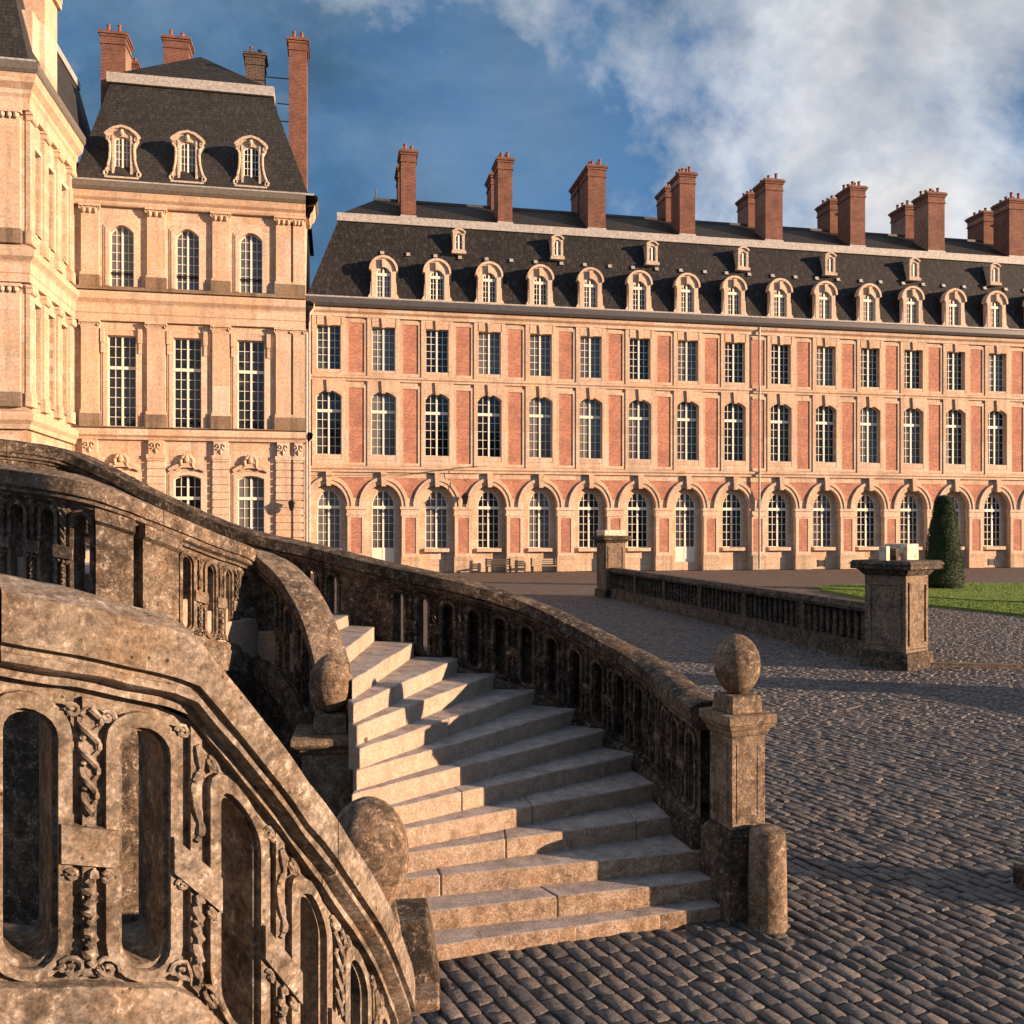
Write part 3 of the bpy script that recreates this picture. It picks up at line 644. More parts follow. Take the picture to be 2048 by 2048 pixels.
ln = MB().frustum(0, 0, 0, .65, .15, .15, .28, .28).frustum(0, 0, .65, .95, .32, .32, .06, .06).tube([(0, 0, .95), (0, 0, 1.9), (.55, 0, 2.7), (0, 0, 1.9), (-.4, 0, 3.1)], .022, 4).mesh('lantern', 'iron')
tag(link('hanging_lantern', ln, None, 0, tuple(w0 @ Vector((11.2, -.75, 5.75)))), 'black lantern hanging on wires in front of the brick wing', 'lantern')
MB().tube([(-1.7, -.5, 8.0), (6, -.55, 8.15), (11.0, -.6, 8.85), (13, -.5, 9.0)], .02, 4).build('cable', 'iron', wing)

# ------------------------------------------------------------------ main front at the far left
mf = tag(empty('main_front', ORG, TH), 'pale stone palace front cut off by the photo edge, lit along its receding side', 'building')
FY = -11.2; SX = -19.43
side = lambda p, s: (s, p[0], p[1])
m = MB(); ho = []
wy = (-9.3, -6.35, -3.2)
for c in wy:
    for w, h, z, kd, ry in ((1.5, 5.6, 23.6, 'flat', 0), (1.7, 6.6, 12.2, 'flat', 0)): ho.append(outline(w, h, kd, ry, z0=z, cx=c))
m.holed([(FY, 0), (PF, 0), (PF, 33.6), (FY, 33.6)], ho, 0, lambda p: (SX, p[0], p[1]))
for h in ho: m.wallring(h, SX, SX - .4, True, side)
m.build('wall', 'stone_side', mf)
m = MB(); m.box(-34, SX, FY, FY + 1.0, 0, 33.6).box(-34, SX - .6, FY + 1.0, 12, 0, 33.5); m.build('wall', 'stone', mf)
for c in wy:
    for w, h, z in ((1.5, 5.6, 23.6), (1.7, 6.6, 12.2)):
        me = window_meshes('front_window', w, h, 4, 6)
        o = link('window', me[0], mf, 0, (SX - .3, c, z)); o.rotation_euler = (0, 0, R(90)); link('glass', me[1], o)
        q = MB(); q.ring(outline(w + .6, h + .34), outline(w + .02, h + .01), -.12, .05); s = link('surround', q.mesh('surround', 'trim'), o, 0, (0, -.3, 0))
for c0 in (-10.75, -7.85, -4.80, -1.75):
    for z0, z1 in ((23.3, 30.6), (12.6, 19.2)):
        m = MB(); m.box(SX - .02, SX + .24, c0 - .5, c0 + .5, z0, z1).box(SX, SX + .36, c0 - .6, c0 + .6, z0 - .9, z0)
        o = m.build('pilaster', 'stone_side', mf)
        q = MB(); q.box(SX, SX + .42, c0 - .62, c0 + .62, z1 + .30, z1 + .5).box(SX, SX + .33, c0 - .55, c0 + .55, z1 - .05, z1 + .30)
        for i in range(3): q.lathe([(.02, 0), (.15, .12), (.17, .30), (.06, .42)], 8, (SX + .36, c0 - .36 + .36 * i, z1 - .1))
        q.build('capital', 'trim', o, 40)
for a, b in ((-21.0, -19.75), (-22.6, -21.4), (-25.2, -24.0)):
    for z0, z1 in ((23.3, 30.6), (12.6, 19.2)):
        m = MB(); m.box(a, b, FY - .24, FY + .02, z0, z1); o = m.build('pilaster', 'trim', mf)
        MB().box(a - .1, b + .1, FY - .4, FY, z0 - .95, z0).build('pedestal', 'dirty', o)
        q = MB(); q.box(a - .1, b + .1, FY - .42, FY, z1 + .3, z1 + .5)
        for i in range(3): q.lathe([(.02, 0), (.16, .12), (.18, .30), (.06, .42)], 8, (a + (b - a) * (i + .5) / 3, FY - .3, z1 - .1))
        q.build('capital', 'trim', o, 40)
def fcourse(name, prof, mat):
    """moulding that follows the front face, turns the corner and runs down the side; prof = (out, z)"""
    n = len(prof); m = MB()
    vs = [(-34, FY - o, z) for o, z in prof] + [(SX + o, FY - o, z) for o, z in prof] + [(SX + o, PF, z) for o, z in prof]
    m.add(vs, [(j * n + i, j * n + i + 1, (j + 1) * n + i + 1, (j + 1) * n + i) for j in (0, 1) for i in range(n - 1)]); return m.build(name, mat, mf)
fcourse('entablature', [(-.02, 10.2), (.28, 10.2), (.36, 10.5), (.58, 10.75), (.62, 11.1), (.5, 11.3), (-.02, 11.5)], 'trim')
fcourse('entablature', [(-.02, 19.82), (.30, 19.82), (.30, 20.35), (.36, 20.42), (.36, 21.1), (.42, 21.2), (.66, 21.45), (.72, 21.85), (.5, 22.05), (-.02, 22.4)], 'trim')
fcourse('cornice', [(-.02, 31.1), (.30, 31.1), (.30, 31.9), (.42, 32.1), (.42, 32.4), (.75, 32.75), (.85, 33.3), (-.02, 33.4)], 'trim')
fcourse('gutter', [(-.02, 33.3), (.9, 33.3), (1.0, 33.5), (1.0, 33.95), (.8, 34.1), (-.5, 34.15)], 'gutter2')
fcourse('gutter_flashing', [(.75, 34.05), (.75, 34.25), (-.5, 34.4)], 'lead')
m = MB()
m.add([(-34, FY, 34.2), (SX + .2, FY, 34.2), (SX + .2, 8, 34.2), (-21.0, FY + 1.6, 41.3), (-21.0, 7, 41.3), (-34, FY + 1.6, 41.3)], [(0, 1, 3, 5), (1, 2, 4, 3)])
m.add([(-21.0, FY + 1.6, 41.3), (-21.0, 7, 41.3), (-27, 7, 44), (-27, FY + 6, 44), (-34, FY + 1.6, 41.3), (-34, FY + 6, 44)], [(0, 1, 2, 3), (4, 0, 3, 5)])
m.build('roof', 'slate_moss', mf)
MB().box(-21.2, -20.85, FY + 1.5, 7, 41.1, 41.7).build('lead_curb', 'lead', mf)
# stone dormer with a gable on the side
m = MB(); m.box(-20.75, SX + .05, -7.6, -4.75, 34.0, 41.6).box(-20.6, SX - .3, -9.0, -7.6, 34.0, 39.0)
m.box(-20.9, SX + .3, -7.9, -4.5, 41.6, 42.1); m.prism([(-8.0, 42.1), (-4.4, 42.1), (-6.2, 44.6)], SX + .35, -21.5, side)
m.build('gabled_dormer', 'trim', mf)
chimney(mf, -24, -22.6, -8, -5.5, 40, 49, 3)

# ------------------------------------------------------------------ unseen wing behind the viewer, added to block low sky light from the steps
ow = tag(empty('unseen_opposite_wing', (12, -46, 0), TH), 'unseen stone wing behind the viewer, added to block low sky light', 'building')
MB().box(-60, 62, -12, 0, 0, 19).build('wall', 'stone', ow)
m = MB(); m.add([(-61, .6, 19), (63, .6, 19), (63, -12.6, 19), (-61, -12.6, 19), (-55, -6, 27), (57, -6, 27)], [(0, 1, 5, 4), (1, 2, 5), (2, 3, 4, 5), (3, 0, 4)]); m.build('roof', 'slate', ow)
MB().box(-60.5, 62.5, -.1, .5, 18.3, 19).build('cornice', 'trim', ow)
for k in range(26):
    for z, ms in ((2.0, wm1), (10.6, wm1)):
        o = put_window(ow, ms, -57 + 4.6 * k, .03, z); o.rotation_euler = (0, 0, math.pi)
# ------------------------------------------------------------------ ground
def sheet(name, poly, z, mat, kind='structure', parent=None):
    m = MB(); m.holed(poly, [], 0, lambda p: (p[0], p[1], z)); o = m.build(name, mat, parent); o['kind'] = kind; return o
court = sheet('courtyard', [(-1500, -300), (1500, -300), (1500, 2500), (-1500, 2500)], -.035, 'gravel')
tag(court, 'dark cobbled palace courtyard')
GA = Vector((.46, -.888, 0)).normalized(); GB = Vector((.888, .46, 0)).normalized()
def inside(p, poly):
    c = False; j = len(poly) - 1
    for i in range(len(poly)):
        if (poly[i][1] > p[1]) != (poly[j][1] > p[1]) and p[0] < (poly[j][0] - poly[i][0]) * (p[1] - poly[i][1]) / (poly[j][1] - poly[i][1]) + poly[i][0]: c = not c
        j = i
    return c
STAIR_POLY = [(-.7, 7.36), (2.1, 8.2), (1.9, 9.0), (1.4, 10.4), (.3, 11.3), (-2, 11.9), (-9, 12.8), (-9, 7.6), (-1.4, 7.6)]
W_ = lambda x, y: (lambda Y: ((x - 1024) / 1800 * Y, Y))(1800 * 3.5 / (y - 1062))
LAWN_POLY = [W_(1625, 1177), W_(1745, 1201), W_(1850, 1212), W_(1950, 1222), W_(2120, 1241), W_(2120, 1167), W_(1700, 1171)]
def sett(rn, la, lb):
    """one rounded paving stone: 4x4 domed top with a skirt"""
    g4 = [-.5, -.40, .40, .5]; m = MB(); vs = []; fs = []
    hh = [[.0] * 4 for _ in range(4)]
    for i in range(4):
        for j in range(4):
            e = (i in (0, 3)) + (j in (0, 3))
            hh[i][j] = (.0, -.009, -.022)[e] + rn.uniform(-.005, .005)
    skx, sky_ = rn.uniform(-.03, .03), rn.uniform(-.03, .03)
    for i in range(4):
        for j in range(4): vs.append(((g4[i] + skx * g4[j]) * la + rn.uniform(-.035, .035), (g4[j] + sky_ * g4[i]) * lb + rn.uniform(-.035, .035), hh[i][j]))
    for i in range(3):
        for j in range(3): fs.append((i * 4 + j, (i + 1) * 4 + j, (i + 1) * 4 + j + 1, i * 4 + j + 1))
    per = [0, 4, 8, 12, 13, 14, 15, 11, 7, 3, 2, 1]; b = len(vs)
    for k in per: vs.append((vs[k][0] * 1.0, vs[k][1], -.07))
    for k in range(12): fs.append((per[k], b + k, b + (k + 1) % 12, per[(k + 1) % 12]))
    return vs, fs
rn = random.Random(3); PA, PB = .19, .142
protos = [sett(rn, 1.0, 1.0) for _ in range(16)]
fars = []
for _ in range(16):
    e = [rn.uniform(-.04, .04) for _ in range(8)]; hz = [rn.uniform(-.006, .006) for _ in range(4)]
    vs = [(-.4 + e[0], -.38 + e[1], hz[0]), (.4 + e[2], -.38 + e[3], hz[1]), (.4 + e[4], .38 + e[5], hz[2]), (-.4 + e[6], .38 + e[7], hz[3]), (-.5, -.5, -.03), (.5, -.5, -.03), (.5, .5, -.03), (-.5, .5, -.03)]
    fars.append((vs, [(0, 1, 2, 3), (4, 5, 1, 0), (5, 6, 2, 1), (6, 7, 3, 2), (7, 4, 0, 3)]))
cand = []; ORI = Vector((2.0, 9.0, 0)); v = -8.0; row = 0
while v < 46:
    wv = PB * rn.uniform(.9, 1.12); u = -42.0 + rn.random() * .3
    while u < 14:
        lu = PA * rn.choice((.78, .9, 1.0, 1.0, 1.1, 1.28)); p = ORI + GA * (u + lu / 2) + GB * (v + wv / 2); u += lu
        k = p.x / max(p.y, .1)
        if not (5.9 < p.y < 46) or not (-.14 < k < .59): continue
        if p.y > 24 and k < .0: continue
        if inside((p.x, p.y), STAIR_POLY) or inside((p.x, p.y), LAWN_POLY): continue
        cand.append((p, lu - rn.uniform(.002, .010), wv - rn.uniform(.022, .034)))
    v += wv
cand.sort(key=lambda c: c[0].y ** 2 + (c[0].x - .5) ** 2 * .15)
vis = [c for c in cand if c[0].x / c[0].y > -.125 and c[0].y > 6.35]
near = set(id(c) for c in vis[:300])
ang = math.atan2(GA.y, GA.x)
pm_ = []
for vs, fs in protos:
    m = MB(); m.add(vs, fs); me = m.mesh('sett', 'cob', 40); pm_.append(me)
big = MB(); tones = []
for c in cand:
    p, lu, wv = c
    k = rn.randrange(len(protos)); z = rn.uniform(-.012, .008); a = ang + rn.uniform(-.025, .025) + (math.pi if rn.random() < .5 else 0)
    if id(c) in near:
        o = link('cobble', pm_[k], court, 0, (p.x, p.y, z)); o.rotation_euler = (rn.uniform(-.04, .04), rn.uniform(-.04, .04), a); o.scale = (lu, wv, 1)
    else:
        c_, s_ = math.cos(a), math.sin(a); vs, fs = protos[k] if p.y < 16 else fars[k]; tx, ty = rn.uniform(-.04, .04), rn.uniform(-.04, .04)
        big.add([(p.x + c_ * x * lu - s_ * y * wv, p.y + s_ * x * lu + c_ * y * wv, z + h + tx * x * lu + ty * y * wv) for x, y, h in vs], fs); tones += [rn.random()] * len(fs)
me = bpy.data.meshes.new('cobbles'); me.from_pydata(big.v, [], big.f); me.materials.append(M['cob'])
at = me.attributes.new('tone', 'FLOAT', 'FACE'); at.data.foreach_set('value', tones)
for p in me.polygons: p.use_smooth = True
me.set_sharp_from_angle(angle=R(42))
o = link('cobbles', me, court); o['kind'] = 'stuff'
sheet('joint_bed', [(-2, 5.6), (28, 5.6), (28, 46), (-2, 46)], -.031, 'joint', parent=court)

# ------------------------------------------------------------------ far flight of steps
stair = tag(empty('curved_staircase', (0, 9, 0)), 'curved flight of worn limestone steps fanning out onto the cobbles', 'staircase')
OFS = Vector((0, -9, 0))
IN = [(-.70, 7.31), (-1.35, 7.42), (-1.5, 7.68), (-1.5, 7.72), (-1.45, 7.76), (-1.42, 7.81), (-1.40, 7.86), (-1.38, 7.97), (-1.36, 8.02), (-1.40, 8.15), (-1.45, 8.22), (-1.50, 8.45), (-1.72, 9.2),
      (-2.2, 9.45), (-2.75, 9.72), (-2.95, 9.2), (-3.1, 8.8), (-3.35, 8.45), (-3.8, 8.15), (-4.4, 8.2), (-5.2, 8.35), (-6.6, 8.7)]
OU = [(2.12, 8.20), (1.95, 8.30), (1.80, 8.50), (1.65, 8.98), (1.56, 9.52), (1.40, 10.05), (1.10, 10.42), (.76, 10.75), (.30, 11.05), (-.2, 11.15), (-.68, 11.18), (-1.25, 11.2), (-1.75, 11.35),
      (-2.1, 11.6), (-2.6, 11.85), (-3.1, 12.0), (-3.7, 12.1), (-4.3, 12.15), (-4.9, 12.2), (-5.5, 12.3), (-6.2, 12.4), (-7.6, 12.4)]
zs = [.12 + .18 * j for j in range(13)] + [2.28 + .14 * j for j in range(1, 10)]
def lerp(a, b, t): return (a[0] + (b[0] - a[0]) * t, a[1] + (b[1] - a[1]) * t)
for j in range(len(IN) - 1):
    a, b, c, d = IN[j], OU[j], OU[j + 1], IN[j + 1]
    b2 = lerp(a, b, 1.05); c2 = lerp(d, c, 1.05); z = zs[j]
    e = Vector((d[0] - a[0] + c[0] - b[0], d[1] - a[1] + c[1] - b[1])).normalized() * .05
    c2 = (c2[0] + e.x, c2[1] + e.y); d2 = (d[0] + e.x, d[1] + e.y)
    # blocks of stone along the step (2 or 3), with fine joints
    cuts = sorted([0, 1] + ([rn.uniform(.18, .48), rn.uniform(.6, .85)] if j in (0, 3, 5, 8) else [rn.uniform(.25, .8)]))
    st = empty('step', (0, 0, 0)); st.parent = stair
    for u0, u1 in zip(cuts[:-1], cuts[1:]):
        g0, g1 = (.0006 if u0 > 0 else 0), (.0006 if u1 < 1 else 0)
        q = [lerp(a, b2, u0 + g0), lerp(a, b2, u1 - g1), lerp(d2, c2, u1 - g1), lerp(d2, c2, u0 + g0)]
        m = MB(); zb = max(-.05, z - .42); zt = z + rn.uniform(-.004, .004); n = 12
        # front edge subdivided and slightly worn
        top = [lerp(q[0], q[1], i / n) for i in range(n + 1)]; bk = [lerp(q[3], q[2], i / n) for i in range(n + 1)]
        vs = []
        for i in range(n + 1):
            w_ = -.008 * math.sin(math.pi * i / n) ** 2 * (j % 3 != 0) + rn.uniform(-.003, .001); dx = rn.uniform(-.003, .003)
            vs += [(top[i][0] + dx * .3, top[i][1] + dx - 9, zb), (top[i][0] + dx * .3, top[i][1] + dx - 9, zt + w_), (bk[i][0], bk[i][1] - 9, zt), (bk[i][0], bk[i][1] - 9, zb)]
        fs = []
        for i in range(n):
            o4 = i * 4
            for k in range(4): fs.append((o4 + k, o4 + (k + 1) % 4, o4 + 4 + (k + 1) % 4, o4 + 4 + k))
        fs += [(0, 1, 2, 3), (n * 4, n * 4 + 1, n * 4 + 2, n * 4 + 3)]
        m.add(vs, fs); m.build('tread_block', 'step', st, None, .014)
core = MB()
for j in range(2, len(IN) - 1):
    a, b, c, d = IN[j], OU[j], OU[j + 1], IN[j + 1]; z = zs[j] - .43
    if z > .05: core.add([(p[0], p[1] - 9, zz_) for zz_ in (-.05, z) for p in (a, b, c, d)], [(0, 1, 2, 3), (4, 5, 6, 7), (0, 1, 5, 4), (1, 2, 6, 5), (2, 3, 7, 6), (3, 0, 4, 7)])
core.build('masonry_core', 'black', stair)

# ------------------------------------------------------------------ carved balustrades
class Path:
    def __init__(s, pts, shift, lin=False):
        P = [Vector(p) for p in pts]; fine = []
        for i in range(len(P) - 1):
            p0, p1, p2, p3 = P[max(i - 1, 0)], P[i], P[i + 1], P[min(i + 2, len(P) - 1)]
            for k in range(12):
                t = k / 12; f_ = .5 * ((2 * p1) + (p2 - p0) * t + (2 * p0 - 5 * p1 + 4 * p2 - p3) * t * t + (3 * p1 - p0 - 3 * p2 + p3) * t ** 3)
                if lin: f_.z = p1.z + (p2.z - p1.z) * t
                fine.append(f_)
        fine.append(P[-1]); s.p = fine; s.t = [0]
        for a, b in zip(fine[:-1], fine[1:]): s.t.append(s.t[-1] + (b - a).xy.length)
        s.n = []
        for i in range(len(fine)):
            d = (fine[min(i + 3, len(fine) - 1)] - fine[max(i - 3, 0)]).xy.normalized(); s.n.append(Vector((d.y, -d.x)))
        s.len = s.t[-1]; s.shift = shift
    def at(s, t):
        t = min(max(t, 0), s.len); lo, hi = 0, len(s.t) - 1
        while hi - lo > 1:
            m = (lo + hi) // 2
            if s.t[m] <= t: lo = m
            else: hi = m
        u = (t - s.t[lo]) / max(1e-9, s.t[hi] - s.t[lo])
        return s.p[lo].lerp(s.p[hi], u), s.n[lo].lerp(s.n[hi], u).normalized()
    def map(s, t, o, h):
        p, n = s.at(t); o += s.shift; return (p.x + n.x * o, p.y + n.y * o, p.z + h)
def sweep(path, prof, t0, t1, name, mat, par, base, step=.09, bevel=0, ground=None, jit=0):
    n = max(2, int((t1 - t0) / step) + 1); m = MB(); k = len(prof); vs = []
    for i in range(n):
        t = t0 + (t1 - t0) * i / (n - 1)
        for o, h in prof:
            p = path.map(t, o, h); jz = rn.uniform(-jit, jit)
            vs.append((p[0] - base.x, p[1] - base.y, (ground if (ground is not None and h < -50) else p[2] + jz) - base.z))
    fs = [(i * k + j, i * k + (j + 1) % k, (i + 1) * k + (j + 1) % k, (i + 1) * k + j) for i in range(n - 1) for j in range(k)]
    fs += [tuple(range(k)), tuple((n - 1) * k + j for j in range(k))]
    m.add(vs, fs); return m.build(name, mat, par, 38)
RAIL = [(-.205, -.20), (-.205, -.05), (-.06, -.002), (.06, -.002), (.205, -.05), (.205, -.20), (.172, -.204), (.172, -.224), (.190, -.232), (.190, -.256), (.160, -.272), (.130, -.280), (.130, -.31), (-.130, -.31), (-.130, -.28), (-.172, -.224), (-.172, -.204)]
FOOT = [(-.14, -1.25), (.14, -1.25), (.165, -1.29), (.165, -1.33), (.19, -1.35), (.19, -1.58), (-.19, -1.58), (-.19, -1.35), (-.165, -1.33)]
def stadium(cx, z0, z1, w, n=9):
    r = w / 2
    return [(cx + r * math.cos(a), z1 - r + r * math.sin(a)) for a in [math.pi * i / n for i in range(n + 1)]] + [(cx + r * math.cos(a), z0 + r + r * math.sin(a)) for a in [math.pi + math.pi * i / n for i in range(n + 1)]]
def balustrade(name, label, pts, mat, pitch=.345, solid=(), detail=1, sc=1.0, rail_len=1.15, wallmat=None, blind=99, dies=(), TH_=.085, anchor=None):
    path = Path(pts, -(TH_ + .03) * sc, anchor is not None); base = Vector(path.map(path.len / 2, 0, 0)); base.z = 0
    root = tag(empty(name, base), label, 'balustrade')
    T = path.len; nbay = max(1, round(T / pitch)); p = T / nbay
    ex = TH_ - .085; rail = [((o + math.copysign(ex, o)) * sc, h * sc) for o, h in RAIL]; foot = [((o + math.copysign(ex, o)) * sc, h * sc) for o, h in FOOT]
    off = 0
    if anchor is not None:
        ta = min((abs(path.at(i * T / 600)[0].x / path.at(i * T / 600)[0].y - anchor), i * T / 600) for i in range(601))[1]; p = pitch; off = (ta - p / 2) % p - p; nbay = int((T - off) / p) + 1
    t = 0
    while t < T - .01:
        t1 = min(T, t + rail_len * rn.uniform(.8, 1.15));  t1 = T if T - t1 < .4 else t1
        sweep(path, rail, t + .003, t1 - .003, 'coping_stone', mat, root, base, .07, jit=.003); t = t1
    sweep(path, foot, 0, T, 'foot_moulding', mat, root, base, .09)
    if wallmat: sweep(path, [(-.16 * sc, -1.53 * sc), ((.16 + ex) * sc, -1.53 * sc), ((.16 + ex) * sc, -99), (-.16 * sc, -99)], 0, T, 'stair_wall', wallmat, root, base, .12, ground=-.03)
    for d0, d1 in dies:
        ts = [q for q in [i * T / 400 for i in range(401)] if d0 <= path.at(q)[0].x <= d1]
        sweep(path, [(.05, -.28 * sc), (.24, -.28 * sc), (.24, -.40 * sc), (.19, -.44 * sc), (.19, -1.22 * sc), (.05, -1.22 * sc)], ts[0], ts[-1], 'projecting_die', mat, root, base, .06)
    H0, H1 = -1.255 * sc, -.305 * sc; TK = TH_ * sc
    sub = lambda v: (v[0] - base.x, v[1] - base.y, v[2] - base.z)
    for b in range(nbay):
        c = off + (b + .5) * p; a0, a1 = off + b * p, off + (b + 1) * p; m = MB()
        if c < 0 or c > T: continue
        outer = [(a0, H0), (c, H0), (a1, H0), (a1, H1), (c, H1), (a0, H1)]
        sol = any(u <= path.at(c)[0].x <= v for u, v in solid)
        F = lambda q, o: sub(path.map(q[0], o, q[1]))
        if sol:
            for o in (TK, -TK): m.holed(outer, [], 0, lambda q, o=o: F(q, o))
            m.build('plain_panel', mat, root); continue
        bl = path.at(c)[0].x > blind
        S = stadium(c, -1.19 * sc, -.41 * sc, .135 * sc)
        m.holed(outer, [S], 0, lambda q: F(q, TK)); m.holed(outer, [] if bl else [S], 0, lambda q: F(q, -TK))
        m.wallring(S, TK, -TK, True, lambda q, o: F(q, o))
        Ra = stadium(c, -1.205 * sc, -.395 * sc, .165 * sc); Rb = stadium(c, -1.24 * sc, -.345 * sc, .245 * sc)
        for sgn in (1, -1): m.ring(Ra, Rb, sgn * (TK + .030 * sc), sgn * (TK - .005), True, lambda q, o: F(q, o))
        pan = m.build('pierced_panel', mat, root)
        k = MB(); tt = a1
        if b == nbay - 1: continue
        if any(u <= path.at(tt)[0].x <= v for u, v in solid): continue
        G = lambda t_, o, h: sub(path.map(tt + t_ * sc, o, (h - .04) * sc))
        def cubby(t0_, t1_, h0, h1, o0, o1):
            k.add([G(t0_, o0, h0), G(t1_, o0, h0), G(t1_, o1, h0), G(t0_, o1, h0), G(t0_, o0, h1), G(t1_, o0, h1), G(t1_, o1, h1), G(t0_, o1, h1)],
                  [(0, 3, 2, 1), (4, 5, 6, 7), (0, 1, 5, 4), (1, 2, 6, 5), (2, 3, 7, 6), (3, 0, 4, 7)])
        for sgn in (1, -1):
            o0 = sgn * (TK - .004)
            cubby(-.020, .020, -1.19, -.30, o0, sgn * (TK + .026 * sc))
            w = p / 2 / sc - .088
            cubby(-w, w, -.825, -.705, o0, sgn * (TK + .050 * sc))
            if sgn == -1: continue
            oo = TK + .034 * sc
            ns = 30 if detail else 12
            if b % 3 == 1:
                for ph in (0, math.pi): k.tube([G(.036 * math.sin(i / ns * math.pi * 4.2 + ph) * (1 - .5 * i / ns), oo + .007 * math.cos(i / ns * math.pi * 4.2 + ph), -.33 - .34 * i / ns) for i in range(ns + 1)], .0095 * sc, 5)
            else:
                k.tube([G(.014 * math.sin(i / ns * math.pi * 3), oo - .004, -.34 - .33 * i / ns) for i in range(ns + 1)], [.017 * sc * (.55 + .45 * abs(math.sin(i * .55))) for i in range(ns + 1)], 6)
            k.tube([G(.010 * math.sin(i / ns * math.pi * 9), oo, -.85 - .30 * i / ns) for i in range(ns + 1)], [.020 * sc * (.6 + .4 * abs(math.sin(i * .9))) for i in range(ns + 1)], 6)
            for s2 in (-1, 1):      # volutes at the head and foot
                for hz, rr in ((-1.16, .042), (-.345, .024), (-.865, .020)):
                    k.tube([G(s2 * (.052 + rr * (1 - u / 16) * math.cos(u * .62)), oo + .002, hz + rr * (1 - u / 16) * math.sin(u * .62)) for u in range(15)], .0085 * sc, 5)
        k.build('scroll_carving', mat, pan, 45)
    return root, path
A_PTS = [(-2.6, 2.05, 3.62), (-2.0, 2.43, 3.50), (-1.46, 2.80, 3.335), (-1.25, 2.957, 3.255), (-1.115, 3.068, 3.20), (-1.0, 3.185, 2.985), (-.87, 3.35, 2.71), (-.77, 3.5, 2.475), (-.64, 3.85, 2.02), (-.58, 4.15, 1.64), (-.57, 4.45, 1.32), (-.62, 4.75, 1.16), (-.70, 4.95, 1.12)]
B_PTS = [(-6.6, 8.75, 4.40), (-4.67, 8.2, 4.12), (-3.8, 8.0, 3.98), (-3.3, 8.35, 3.74), (-3.0, 8.95, 3.52), (-2.82, 9.72, 3.34), (-2.45, 9.55, 3.10), (-2.15, 9.25, 2.78), (-1.95, 9.02, 2.42), (-1.80, 8.80, 2.02)]
C_PTS = [(-7.6, 10.6, 4.76), (-6.95, 11.7, 4.74), (-6.25, 12.35, 4.66), (-5.6, 12.3, 4.42), (-4.85, 12.2, 4.05), (-3.7, 12.1, 3.57), (-2.6, 11.9, 3.32), (-1.95, 11.65, 3.17), (-1.35, 11.4, 3.05), (-.68, 11.2, 2.92), (-.2, 11.12, 2.79), (.30, 11.02, 2.62), (.755, 10.72, 2.42), (1.09, 10.39, 2.26), (1.38, 10.03, 2.13), (1.54, 9.51, 2.02), (1.63, 8.97, 1.95), (1.76, 8.52, 1.88)]
balA, pathA = balustrade('carved_balustrade', 'large sunlit carved stone balustrade with slot openings, descending in the near corner of the stairs', A_PTS, 'old', .345, (), 1, 1.0, 1.15, 'old', 99, (), .13, -.406)
balB, pathB = balustrade('carved_balustrade', 'carved stone balustrade ending at the lichened ball on the low pier beside the steps', B_PTS, 'mid', .345, ((-3.72, -3.2),), 1, .88, 1.3, 'black', 99, ((-3.70, -3.46), (-3.42, -3.2)))  # wall below in near-black stone: the well's shade put into its colour
balC, pathC = balustrade('carved_balustrade', 'dark curved balustrade running behind the steps down to the tall ball-topped pier', C_PTS, 'black', .33, ((-2.35, -1.55),), 0, .88, 1.4, 'black', -.9)

# ------------------------------------------------------------------ newel piers with stone balls
def egg(r, rz, n=20, mth=14): return [(max(.004, r * math.sin(math.pi * i / mth)), -rz * math.cos(math.pi * i / mth)) for i in range(mth + 1)]
def newel(label, x, y, rot, w, zp, zs_, zc, zn, zb, r, rz, mat='pier', ballmat='ball', cap=.10, pmat=None):
    root = tag(empty('newel_pier', (x, y, 0), R(rot)), label, 'pier', 'ball-topped newel piers of the staircase')
    h = w / 2
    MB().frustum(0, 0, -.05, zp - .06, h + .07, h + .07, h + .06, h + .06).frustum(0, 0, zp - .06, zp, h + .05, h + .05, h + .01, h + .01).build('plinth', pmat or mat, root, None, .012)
    m = MB(); m.box(-h, h, -h, h, zp, zs_)
    o = m.build('shaft', mat, root, None, .012)
    if zs_ - zp > .5:
        for k in range(4):
            q = MB(); e = h - .055; q.ring([(-e, zp + .07), (e, zp + .07), (e, zs_ - .07), (-e, zs_ - .07)], [(-e + .03, zp + .10), (e - .03, zp + .10), (e - .03, zs_ - .10), (-e + .03, zs_ - .10)], -h - .005, -h + .01)
            f = q.build('panel_moulding', mat, o); f.rotation_euler = (0, 0, R(90 * k))
    m = MB(); d = (zc - zs_)
    m.frustum(0, 0, zs_, zs_ + d * .3, h + .01, h + .01, h + .035, h + .035).frustum(0, 0, zs_ + d * .3, zs_ + d * .55, h + .04, h + .04, h + cap - .01, h + cap - .01).frustum(0, 0, zs_ + d * .55, zc, h + cap, h + cap, h + cap, h + cap)
    m.build('cap', mat, root, None, .014)
    m = MB(); m.frustum(0, 0, zc, zn, r * .78, r * .78, r * .72, r * .72); m.build('ball_base', mat, root, None, .012)
    m = MB(); m.lathe(egg(r, rz), 28, (0, 0, zb)); m.build('ball', ballmat, root, 60)
    return root
newel('tall pier with a stone ball at the outer foot of the steps beside the bollard', 2.08, 8.32, 20, .36, .80, 1.64, 1.84, 2.0, 2.27, .212, .278, cap=.075, pmat='black')  # plinth darker than its pier: bollard's shadow put into the colour, besides lichen
newel('squat pier with a mottled stone ball at the inner turn of the steps', -1.72, 8.56, 8, .50, .6, 1.44, 1.60, 1.78, 2.05, .205, .278)
newel('pier whose big lichen-black ball rises behind the near carved balustrade', -.80, 4.98, 12, .24, .5, 1.10, 1.26, 1.38, 1.70, .232, .325, cap=.035)
